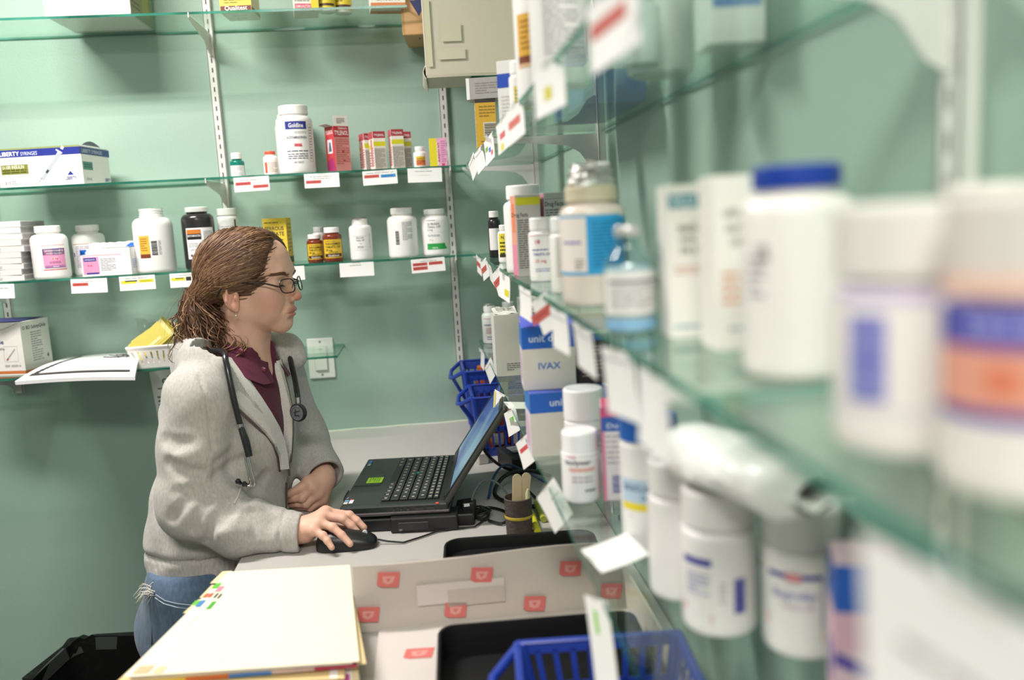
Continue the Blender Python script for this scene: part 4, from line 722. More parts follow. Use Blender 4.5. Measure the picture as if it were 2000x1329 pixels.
# ================================================================== things on the counter
CZ = .900
BLK = mat('#1b1c1e', .45, var=.1); DG = mat('#2a302f', .38, var=.05)
t = thing('docking_station', 'black docking base under the open laptop', 'laptop dock', (-.072, 1.81, CZ), math.radians(-6))
b = MB(); b.box((.0, 0, .014), (.2, .335, .026), BLK, .004); b.box((.055, -.155, .016), (.13, .055, .030), BLK, .003); b.build('dock_body', t)
b = MB(); b.box((.132, -.115, .013), (.04, .09, .025), BLK, .004); b.build('rear_port_block', t)
b = MB(); b.box((.035, -.183, .014), (.06, .003, .016), mat('#2b2c2f', .4), .001); b.box((.01, -.184, .008), (.006, .003, .003), mat('#77777a', .4)); b.build('side_latch', t)
# laptop: local x runs from the wrist rest to the hinge, y along the hinge
lx, ly = .212, .340
t = thing('laptop', 'open black laptop with a lime green sticker, screen facing the woman', 'laptop', (-.0745, 1.813, CZ + .030), math.radians(-6))
b = MB(); b.box((0, 0, .0115), (lx, ly, .023), DG, .004); b.box((-.0, 0, .006), (lx + .004, ly + .004, .006), mat('#5a5055', .3), .002)
b.build('base', t)
MB().box((.035, 0, .0232), (.126, .312, .0012), mat('#15171a', .6), .0004).build('keyboard_deck', t)
kb = MB(); KM = mat('#26292a', .5, var=.05); LG = mat('#a8a498', .6)
rows = [(-.016, [1.2, 1, 1, 5.2, 1, 1, 1, 1, 1]), (.002, [2.2] + [1] * 10 + [2.2]), (.020, [1.8] + [1] * 11 + [1.5]), (.038, [1.5] + [1] * 12 + [1.2]), (.056, [1] * 13 + [1.8]), (.072, [.98] * 15), (.084, [.98] * 15)]
for ri, (x, ks) in enumerate(rows):
    kd = .0158 if ri < 5 else .0095; tot = sum(ks); y = .150
    for k in ks:
        wd = k / tot * .30; kb.box((x - .003, y - wd / 2, .0258), (kd, wd - .0022, .0042), KM, .0009)
        if k < 3:
            kb.add([(x - .003 + q * .0028, y - wd / 2 + p * min(.0028, wd * .2) - .001, .02815) for q, p in ((-1, -1), (1, -1), (1, 1), (-1, 1))], [(0, 1, 2, 3)], LG)
        y -= wd
kb.build('keys', t)
MB().lathe([(0, .0045), (.003, .004), (.0035, 0)], mat('#1f8f93', .5), 16, c=(.028, .02, .0255)).build('pointing_stick', t)
MB().box((-.074, .0, .0233), (.055, .075, .0012), mat('#202524', .3), .0004).build('touchpad', t)
b = MB(); b.box((-.062, -.004, .0242), (.033, .036, .0006), mat('#c6ff38', .5), 0)
fm = lambda u, v, o: (-.062 + v, -.004 - u, .0246 + o); art(b, [('L', -.014, -.012, .014, .012, 5, '#8fc21f')], fm, 1, 0); b.build('sticker', t)
fm = lambda u, v, o: (v, -u, .0236 + o)
b = MB(); art(b, [('R', -.150, -.098, -.132, -.091, '#3a78c8'), ('R', -.128, -.098, -.108, -.091, '#8fa9bc')], fm, 1); b.build('badge_sticker', t)
b = MB(); art(b, [ ('R', .128, -.092, .150, -.084, '#d9dbe0'), ('P', [(.122, -.092), (.130, -.092), (.128, -.084)], '#c8303a', 3), ('R', .128, -.102, .138, -.094, '#6aa2bf'), ('R', .14, -.102, .152, -.094, '#cfcac4'), ('T', .117, -.101, .008, 'intel', '#99a', 0, 'C', .012)], fm, 1); b.build('stickers', t)
MB().box((.085, -.1705, .0225), (.006, .003, .003), mat('#ff5a4a', .3), .0005).build('charge_light', t)
b = MB()
for x in (.0, .014, .028): b.lathe([(0, -.0004), (.0025, -.0003), (.0028, .0005)], mat('#4a4a4c', .4), 12, c=(x, -.1722, .013), M=Matrix.Rotation(math.pi / 2, 3, 'X'))
b.box((.05, -.1722, .013), (.016, .0006, .006), mat('#3d3d40', .4)); b.box((.072, -.1722, .013), (.014, .0006, .006), mat('#3d3d40', .4)); b.build('side_ports', t)
# lid
SCR = bpy.data.materials.new('screen_glow'); SCR.use_nodes = True; nt = SCR.node_tree; pb = nt.nodes['Principled BSDF']; pb.inputs['Base Color'].default_value = (.01, .012, .02, 1); pb.inputs['Roughness'].default_value = .25
tc = nt.nodes.new('ShaderNodeTexCoord'); mp = nt.nodes.new('ShaderNodeMapping'); wv = nt.nodes.new('ShaderNodeTexNoise'); wv.inputs['Scale'].default_value = 6
rp = nt.nodes.new('ShaderNodeValToRGB'); rp.color_ramp.elements[0].position = .4; rp.color_ramp.elements[1].position = .62
rp.color_ramp.elements[0].color = lin('#2f4f96') + (1,); rp.color_ramp.elements[1].color = lin('#7fa6bd') + (1,)
nt.links.new(tc.outputs['Object'], mp.inputs[0]); nt.links.new(mp.outputs[0], wv.inputs['Vector']); nt.links.new(wv.outputs['Fac'], rp.inputs[0]); nt.links.new(rp.outputs[0], pb.inputs['Emission Color']); pb.inputs['Emission Strength'].default_value = .55
th = math.radians(35); H = .222; LM = Matrix.Rotation(th, 3, 'Y'); hc = Vector((.098, 0, .022))
def lp(x, y, z): return hc + LM @ Vector((x, y, z))
b = MB(); b.box(lp(.004, 0, H / 2), (.011, ly, H), mat('#3a3b36', .4, var=.05), .004, LM); L_ = b.build('lid', t)
b = MB(); b.box(lp(-.0022, 0, .015), (.0025, ly - .006, .018), BLK, 0, LM); b.box(lp(-.0022, 0, H - .01), (.0025, ly - .006, .012), BLK, 0, LM)
for s in (-1, 1): b.box(lp(-.0022, s * (ly / 2 - .010), H / 2), (.0025, .013, H - .008), BLK, 0, LM)
b.build('screen_bezel', t)
MB().box(lp(-.0018, 0, H / 2 + .004), (.001, ly - .032, H - .038), SCR, 0, LM).build('screen', t)
b = MB()
for s in (-1, 1): b.tube([(.1, s * .12 - .02, .022), (.1, s * .12 + .02, .022)], .006, BLK, 12)
b.build('hinge', t)
# mouse
t = thing('computer_mouse', 'black wired mouse under the woman\'s right hand', 'mouse', (-.180, 1.583, CZ), math.radians(-2))
b = MB(); rows = []
for i in range(15):
    a = i / 14 * math.pi; row = []
    for k in range(21):
        ph = k / 20 * math.pi; x = -.057 * math.cos(a); wy = .031 * (math.sin(a) ** .55) * (1 - .10 * math.exp(-(x / .03) ** 2)); hh = .037 * math.sin(a) ** .6 * (1 - .22 * (x / .057) - .12)
        row.append((x, -wy * math.cos(ph), .002 + hh * (math.sin(ph) ** .6)))
    rows.append(row)
b.sheet(rows, mat('#18181a', .38, var=.05)); b.build('shell', t)
MB().tube([(.034, -.003, .0245), (.034, .003, .0245)], .005, mat('#cfd2d6', .3), 14).build('scroll_wheel', t)
b = MB(); b.tube([(.057, 0, .010), (.075, -.003, .006), (.105, -.008, .003), (.135, .012, .003), (.166, .036, .003), (.205, .045, .003), (.24, .046, .003), (.255, .07, .004), (.27, .1, .004), (.262, .13, .004)], .0019, BLK, 8); b.build('cable', t)
# small things behind the laptop
t = thing('power_adapter', 'black power brick among the cables behind the laptop', 'power adapter', (.185, 2.0, CZ), math.radians(15)); MB().box((0, 0, .022), (.06, .11, .042), BLK, .006).build('brick', t)
MB().tube([(0, -.055, .02), (-.02, -.10, .012), (-.045, -.16, .006), (-.05, -.24, .004), (-.02, -.30, .004), (.0, -.25, .004)], .003, BLK, 8).build('cord', t)
MB().box((.0, -.0, .0455), (.03, .05, .003), mat('#7b7e80', .4), .001).build('rating_plate', t)
o = MB().box((0, 0, .014), (.026, .05, .028), mat('#c9c3bd', .4, var=.15, scale=50), .003).build('small_carton'); o.location = (.105, 2.075, CZ); o.rotation_euler = (0, 0, .2); tag(o, 'small pale pinkish carton behind the laptop screen', 'box')
def cable(nm, lb, pts, r, col):
    P = [Vector(p) for p in pts]; out = []
    for i in range(len(P) - 1):
        p0, p1, p2, p3 = P[max(i - 1, 0)], P[i], P[i + 1], P[min(i + 2, len(P) - 1)]
        for k in range(7):
            s = k / 7; out.append(.5 * ((2 * p1) + (p2 - p0) * s + (2 * p0 - 5 * p1 + 4 * p2 - p3) * s * s + (3 * p1 - p0 - 3 * p2 + p3) * s ** 3))
    out.append(P[-1]); tag(MB().tube(out, r, mat(col, .45), 8).build(nm), lb, 'cable')
cable('power_cable', 'black cable curving down from the shelf to the power brick', [(.19, 2.02, 1.08), (.15, 2.0, 1.07), (.118, 1.98, 1.02), (.105, 1.98, .97), (.125, 1.99, .93), (.165, 1.95, .912), (.24, 1.93, .908)], .0038, '#161718')
cable('power_cable', 'thick black cable looping over the counter behind the laptop', [(.25, 1.90, .905), (.19, 1.86, .935), (.14, 1.84, .93), (.115, 1.80, .908), (.14, 1.74, .905), (.2, 1.70, .905), (.27, 1.72, .905)], .0045, '#141415')
cable('network_cable', 'thin grey cable arching up beside the brown cup', [(.063, 1.66, .912), (.062, 1.67, .945), (.085, 1.69, .972), (.115, 1.70, .962), (.140, 1.69, .93), (.16, 1.68, .905)], .0022, '#62676b')
cable('network_cable', 'dark blue cable among the black ones behind the laptop', [(.10, 1.78, .905), (.12, 1.84, .935), (.15, 1.88, .945), (.19, 1.87, .93), (.235, 1.85, .905)], .0028, '#1d4577')
cable('power_cable', 'black cord running from the dock along the counter', [(.065, 1.70, .907), (.095, 1.72, .905), (.125, 1.69, .905), (.13, 1.65, .905), (.115, 1.62, .905), (.09, 1.64, .906)], .003, '#151516')
cable('power_cable', 'thin black cord lying between the woman\'s hands and the laptop', [(-.235, 1.73, .903), (-.215, 1.76, .903), (-.2, 1.80, .903), (-.21, 1.86, .903), (-.205, 1.92, .903)], .0016, '#1c1c1e')
b = MB(); rr = random.Random(2)
for k in range(5):
    b.tube([(.014 * math.cos(q / 12 * 2 * math.pi) * (1 + .1 * k), .022 * math.sin(q / 12 * 2 * math.pi), .004 + .0032 * k + .003 * math.sin(q + k)) for q in range(12)], .0019, BLK, 7, closed=True)
b.tube([(-.016, .0, .012), (0, -.004, .024), (.016, .0, .012)], .003, BLK, 8); o = b.build('coiled_cable'); o.location = (.078, 1.672, CZ); tag(o, 'coiled bundle of thin black mouse cable beside the dock', 'cable')
t = thing('power_plug', 'black plug with a white sticker at the dock\'s rear corner', 'plug', (.060, 1.672, CZ + .0), .1); MB().box((-.008, 0, .03), (.026, .03, .022), BLK, .004).build('plug_body', t); MB().box((-.008, 0, .013), (.02, .024, .026), BLK, .003).build('plug_foot', t); MB().box((-.012, -.0153, .036), (.011, .0008, .006), mat('#e8e8e8', .5)).build('sticker', t)
# cup with tongue depressors
t = thing('pencil_cup', 'brown bark-textured cup with a yellow band', 'cup', (.143, 1.565, CZ)); R_ = .026
b = MB(); br = mat('#4b4039', .75, var=.35, bump=.003, scale=110)
b.lathe([(0, .001), (R_ * .93, 0), (R_ * .95, .003), (R_, .07), (R_ * 1.02, .074), (R_ * .94, .075), (R_ * .9, .07), (R_ * .86, .006), (0, .006)], br, 36); b.build('cup_body', t)
MB().lathe([(R_ * 1.0, .036), (R_ * 1.03, .037), (R_ * 1.03, .041), (R_ * 1.01, .042)], mat('#b9a437', .5), 36).build('band', t)
for i, (dx, dy, rl) in enumerate(((-.006, .002, 5), (.004, .008, 10))):
    b = MB(); w_ = .0088; pl = [(-w_, 0)] + [(w_ * math.cos(math.pi + a) if 0 else -w_ * math.cos(a), .10 + w_ * math.sin(a)) for a in [q * math.pi / 8 for q in range(9)]] + [(w_, 0)]
    b.prism(pl, .0018, mat('#d6c29c', .6, var=.06)); o = b.build('tongue_depressor'); o.location = (.143 + dx, 1.562 + dy, CZ + .008); o.rotation_euler = (math.radians(-4), math.radians(rl), math.radians(10)); tag(o, ('front' if i == 0 else 'rear') + ' one of two wooden tongue depressors in the brown cup', 'tongue depressor', 'tongue depressors in the cup')
b = MB(); b.tube([(0, 0, 0), (.003, 0, .075), (.004, 0, .084)], [.004, .0045, .002], mat('#c9c7a0', .5), 10); o = b.build('marker_pen'); o.location = (.158, 1.553, CZ + .008); tag(o, 'pale marker pen in the brown cup', 'pen')
for (x, y, z, c, lb) in ((.176, 1.60, .0, '#d8d226', 'yellow highlighter lying behind the brown cup'), (.196, 1.66, .0, '#b9c04a', 'green-yellow highlighter lying behind the brown cup')):
    b = MB(); b.tube([(0, -.045, .0075), (0, .03, .0075)], [.0065, .007], mat(c, .4), 12); b.tube([(0, .03, .0075), (0, .06, .0075)], [.0078, .0066], mat(c, .35), 12); o = b.build('highlighter_pen'); o.location = (x, y, CZ); tag(o, lb, 'pen')
0 and carton('letter_opener', 'flat grey strip leaning beside the brown cup', (.172, 1.53, CZ), (.012, .003, .11), '#7d8488', 0, {}, None, 'strip', 0, math.radians(-14))
# black plastic trays
def tray(lb, loc, W, D, H, rz, rad=.03):
    b = MB(); m = mat('#121214', .5, var=.1, spec=.35)
    def rr_(w, d, z, r=rad):
        P = []
        for cx, cy, a0 in ((w / 2 - r, -d / 2 + r, -90), (w / 2 - r, d / 2 - r, 0), (-w / 2 + r, d / 2 - r, 90), (-w / 2 + r, -d / 2 + r, 180)):
            for k in range(7): a = math.radians(a0 + 15 * k); P.append((cx + r * math.cos(a), cy + r * math.sin(a), z))
        P.append(P[0]); return P
    b.sheet([rr_(W - .006, D - .006, 0), rr_(W, D, .004), rr_(W, D, H - .003), rr_(W - .003, D - .003, H), rr_(W - .008, D - .008, H), rr_(W - .010, D - .010, H - .003), rr_(W - .012, D - .012, .004)], m)
    b.add(rr_(W - .012, D - .012, .004)[:-1], [tuple(range(28))], m); b.add(rr_(W - .006, D - .006, 0)[:-1], [tuple(range(27, -1, -1))], m)
    o = b.build('plastic_tray'); o.location = loc; o.rotation_euler = (0, 0, rz); tag(o, lb, 'tray')
tray('thin black plastic tray lying behind the wrapped carton', (.132, 1.435, CZ), .27, .14, .026, math.radians(-3))
# blue slotted bins and amber bottles
def bin_(lb, loc, W, D, H, rz, z0=0):
    t = thing('plastic_bin', lb, 'basket', loc, rz); bm_ = mat('#1f3c9e', .35, var=.05, spec=.55); b = MB(); k = .80
    def c(sx, sy, z): q = k + (1 - k) * z / H; return (sx * W / 2 * q, sy * D / 2 * q, z)
    for (p, q, n) in (((-1, -1), (1, -1), 9), ((1, -1), (1, 1), 8), ((1, 1), (-1, 1), 9), ((-1, 1), (-1, -1), 8)):
        mix = lambda s, z: c(p[0] + (q[0] - p[0]) * s, p[1] + (q[1] - p[1]) * s, z)
        for a, e in ((0, .14), (.42, .50), (.86, 1)): b.sheet([[mix(0, H * a), mix(1, H * a)], [mix(0, H * e), mix(1, H * e)]], bm_, .002, False)
        for i in range(n + 1): s = i / n; s0 = max(0, s - .018); s1 = min(1, s + .018); b.sheet([[mix(s0, H * .1), mix(s1, H * .1)], [mix(s0, H * .9), mix(s1, H * .9)]], bm_, .002, False)
        b.tube([mix(0, H), mix(1, H)], .0045, bm_, 8, flat=.6)
    b.box((0, 0, .002), (W * k, D * k, .003), bm_); b.build('slotted_walls', t)
    for sx, sy in ((-1, -1), (1, -1), (1, 1), (-1, 1)):
        x, y, _ = c(sx, sy, 0); x2, y2, _ = c(sx, sy, H); MB().tube([(x * .98, y * .98, 0), (x2 * .97, y2 * .97, H - .001)], .008, bm_, 14).build('corner_post', t)
    b = MB(); b.tube([c(-1, -.9, H), (-W / 2 - .03, -D * .30, H - .02), (-W / 2 - .036, 0, H - .03), (-W / 2 - .03, D * .30, H - .02), c(-1, .9, H)], .0055, bm_, 8); b.sheet([[(-W / 2 * .9, -D * .3, H * .45), (-W / 2 * .9, D * .3, H * .45)], [(-W / 2 - .03, -D * .3, H - .025), (-W / 2 - .03, D * .3, H - .025)]], bm_, .003); b.build('pouring_lip', t)
    return t
bin_('rear blue slotted plastic bin in the corner of the counter', (.170, 2.40, CZ), .17, .19, .185, 0)
bin_('front blue slotted plastic bin behind the laptop screen', (.180, 2.185, CZ), .17, .17, .155, 0)
AM = mat('#b4561c', .2, var=.1, coat=.4)
for i, (x, y, h, nm) in enumerate(((.155, 2.15, .115, 'front left'), (.205, 2.15, .12, 'front right'), (.155, 2.21, .125, 'back left'), (.205, 2.21, .118, 'back right'))):
    bottle('amber_bottle', 'orange-brown bottle in the front blue bin, %s one of four' % nm, (x, y, CZ + .005), .042, h, 0, '#a8521f', '#8a3f16', [('R', -.014, .02, .014, .05, '#e5e0da')] if i < 2 else [], None, caph=.02, rough=.15, group='amber bottles in the front bin')
for i, (x, y, nm) in enumerate(((.14, 2.36, 'left'), (.20, 2.37, 'right'))): bottle('amber_bottle', 'tall orange-brown bottle in the rear blue bin, the %s one' % nm, (x, y, CZ + .005), .046, .185, 0, '#a8521f', '#b05a20', [], None, caph=.025, rough=.15)

# ---- manila folders
FX, FY = -.252, 1.212
base = [(-.411, 1.065), (-.116, 1.043), (-.154, 1.362), (-.350, 1.380)]
tabc = ['#c9a23a', '#b03a5a', '#3f9a4a', '#c9508a', '#d96a2a', '#3a6ab8']
NF = ['lowest', 'second lowest', 'third lowest', 'fourth from bottom', 'fourth from top', 'third from top', 'second from top', 'topmost']
rr = random.Random(21)
for k in range(8):
    z = CZ + .0012 + .0066 * k; dx, dy, da = rr.uniform(-.016, .002), rr.uniform(-.012, .008), math.radians(rr.uniform(-2.5, 2.5))
    if k == 7: dx = dy = da = 0
    top = k == 7
    t = thing('file_folder', 'manila file folder, %s in the stack on the near end of counter' % NF[k], 'folder', (FX + dx, FY + dy, z), da, 'manila file folders in the stack')
    q = [(p[0] - FX, p[1] - FY) for p in base]
    def fp(u, v, o=0, s=.0): return ((q[0][0] * (1 - u) + q[1][0] * u) * (1 - v) + (q[3][0] * (1 - u) + q[2][0] * u) * v, (q[0][1] * (1 - u) + q[1][1] * u) * (1 - v) + (q[3][1] * (1 - u) + q[2][1] * u) * v, o)
    b = MB(); fm_ = mat('#f0e6cc' if top else ('#e3cb98', '#ead9b0', '#dcc48a')[k % 3], .6, var=.02)
    b.sheet([[fp(i / 4, j / 4, .0058 + (.0012 * math.sin(i * 1.3) if not top else 0)) for i in range(5)] for j in range(5)], fm_, .0006); b.build('cover', t)
    b = MB(); b.sheet([[fp(.02 + .95 * i / 4, .01 + .96 * j / 4, .0048) for i in range(5)] for j in range(5)], mat('#f1efe9', .7), .0036, False); b.build('papers', t)
    b = MB()
    if k in (6, 4, 2):
        cs = ['#d8b62e', '#cf6428', '#3f78bc', '#cbb0a8', '#b03a52'] if k == 6 else (['#d8b62e', '#b03a5a', '#d8c48a', '#4a9a44', '#b8559a'] if k == 4 else ['#c84', '#ddb', '#c9a23a', '#aaa', '#b58'])
        for i, cc in enumerate(cs): b.sheet([[fp(.06 + .18 * i, -.012, .0052), fp(.06 + .18 * (i + 1), -.012, .0052)], [fp(.06 + .18 * i, .05, .0056), fp(.06 + .18 * (i + 1), .05, .0056)]], mat(cc, .5), .0022, False)
        b.build('coloured_dividers', t)
    b = MB(); u0 = .10 + .11 * (k % 8)
    b.sheet([[fp(-.05, u0, .0056), fp(.03, u0, .0058)], [fp(-.05, u0 + .14, .0056), fp(.03, u0 + .14, .0058)]], mat('#e9d8a4', .6), .0008, False); b.build('index_tab', t)
    if top:
        b = MB(); f = lambda u, v, o: fp(u, v, .0062 + o)
        art(b, [('R', .004, .80, .045, .86, '#5bbf3a'), ('R', .05, .76, .09, .82, '#e58aa0'), ('R', .004, .70, .03, .745, '#c8604a'), ('R', .036, .70, .06, .745, '#c8604a'), ('R', .08, .69, .095, .74, '#3b3b3b'), ('R', .11, .68, .125, .73, '#3b3b3b'), ('R', -.02, .62, .014, .67, '#6cbf4a'), ('R', .018, .60, .05, .67, '#3a86c8'), ('R', .10, .57, .13, .65, '#4aa83e'), ('R', .02, .35, .09, .55, '#f3eee6'), ('L', .03, .4, .085, .5, 4, '#c9c2b8')], f, .5)
        b.build('colour_labels', t)
        b = MB(); f = lambda u, v, o: fp(u, v, .0063 + o); art(b, [('R', .03, .015, .10, .075, '#c9b48c'), ('R', .12, .01, .16, .06, '#d8c69c')], f, .5); b.build('worn_corner', t)

# ---- shallow carton with red printed stamps, black tray and blue basket in it
t = thing('printed_carton', 'open grey-white carton printed with small red stamps, at the picture foot', 'box', (0, 0, CZ))
GB = '#c4bab0'; b = MB(); xa, xb, ya, yb = -.104, .265, .72, 1.225; xw = -.136
# far wall
bw_ = MB(); bw_.sheet([[(xw + (xb - xw) * i / 8, yb + .008 * j / 1, .002 + .100 * j - .003 * math.sin(i * .8) * j) for i in range(9)] for j in (0, 1)], mat(GB, .6, var=.03, scale=8), .003, False)
def stamp(mb, f, u, v, s=.032, a=-.12):
    def r(pu, pv): return (u + pu * math.cos(a) * s - pv * math.sin(a) * s, v + pu * math.sin(a) * s * .7 + pv * math.cos(a) * s * .7)
    art(mb, [('P', [r(-.5, .5), r(-.5, -.35), r(-.3, -.5), r(.5, -.5), r(.5, .5)], '#d4706a', 1), ('P', [r(-.28, .22), r(-.22, -.2), r(0, -.32), r(.22, -.2), r(.3, .22)], '#dc9c94', 2), ('P', [r(-.12, .08), r(0, -.18), r(.14, .08)], '#d4706a', 3)], f, 1)
f = lambda u, v, o: (u, yb + .008 * v / .1 - .0035 - o, v)
for u, v in ((-.085, .079), (.052, .073), (.185, .07), (-.118, .03), (.01, .024), (.128, .022), (.245, .03)): stamp(bw_, f, u, v)
art(bw_, [('R', -.045, .035, .085, .066, '#d0c6c0', 0), ('R', .0, .03, .085, .055, '#bfb4ab', 1)], f, 1); bw_.build('far_wall', t)
bw_ = MB(); bw_.box(((xa + xb) / 2, (ya + yb) / 2, .003), (xb - xa, yb - ya, .004), mat('#cfc8c1', .6, var=.03, scale=8)); f = lambda u, v, o: (u, v, .0052 + o)
for u, v in ((-.045, 1.14), (-.06, 1.02), (-.07, .90), (.03, .94)): stamp(bw_, f, u, v, .04)
bw_.build('bottom_panel', t)
bw_ = MB(); bw_.sheet([[(-.075 + (.335) * i / 6, yb + .010 + .085 * j, .101 - .035 * j) for i in range(7)] for j in (0, 1)], mat('#d3cabf', .6, var=.03), .002, False)
f = lambda u, v, o: (u, yb + .010 + .085 * v, .1025 - .035 * v + o)
for u, v in ((-.055, .7), (.03, .35), (.15, .8), (.19, .3)): art(bw_, [('R', u - .016, v - .22, u + .016, v + .12, '#d87a76', 1), ('R', u - .008, v - .1, u + .01, v + .02, '#e8a098', 2)], f, 1)
bw_.build('far_flap', t)
bw_ = MB(); bw_.box((xb + .0015, (ya + yb) / 2, .035), (.003, yb - ya, .066), mat(GB, .6)); bw_.build('side_wall', t)
tray('black plastic tray with rounded corners inside the printed carton', (.112, .93, CZ + .0062), .27, .38, .045, math.radians(-2), .022)
bin_('blurred blue slotted bin at the foot of the picture', (.165, .850, CZ + .012), .19, .19, .092, math.radians(-4))

# ---- waste bin
t = thing('waste_bin', 'black waste bin with a black liner bag on the floor by the wall', 'bin', (-.775, 1.96, 0), math.radians(-8))
W, D, H = .31, .25, .535; b = MB()
def rc(w, d, z, r=.05):
    P = []
    for cx, cy, a0 in ((w / 2 - r, -d / 2 + r, -90), (w / 2 - r, d / 2 - r, 0), (-w / 2 + r, d / 2 - r, 90), (-w / 2 + r, -d / 2 + r, 180)):
        for k in range(7): a = math.radians(a0 + 15 * k); P.append((cx + r * math.cos(a), cy + r * math.sin(a), z))
    P.append(P[0]); return P
b.sheet([rc(.24, .18, 0), rc(.25, .19, .01), rc(W - .01, D - .01, H - .03), rc(W, D, H - .03), rc(W, D, H), rc(W - .012, D - .012, H), rc(W - .02, D - .02, H - .03)], mat('#3a3d3c', .4)); b.add(rc(.24, .18, .002)[:-1], [tuple(range(28))], mat('#3a3d3c', .4)); b.build('bin_body', t)
rr = random.Random(1); rows = []
for j, (w_, d_, z_) in enumerate(((W + .012, D + .012, H - .07), (W + .008, D + .008, H - .01), (W + .006, D + .006, H + .006), (W - .016, D - .016, H + .004), (W - .03, D - .03, H - .08), (W - .06, D - .06, H - .25), (W - .10, D - .10, H - .42))):
    rows.append([(p[0] + rr.uniform(-.004, .004) * (k not in (0, 28)), p[1] + rr.uniform(-.004, .004) * (k not in (0, 28)), p[2] + rr.uniform(-.006, .006) * (k not in (0, 28))) for k, p in enumerate(rc(w_, d_, z_))])
b = MB(); b.sheet(rows, mat('#141615', .25, bump=.002, scale=40)); b.add(rc(W - .1, D - .1, H - .42)[:-1], [tuple(range(28))], mat('#141615', .25)); b.build('liner_bag', t)

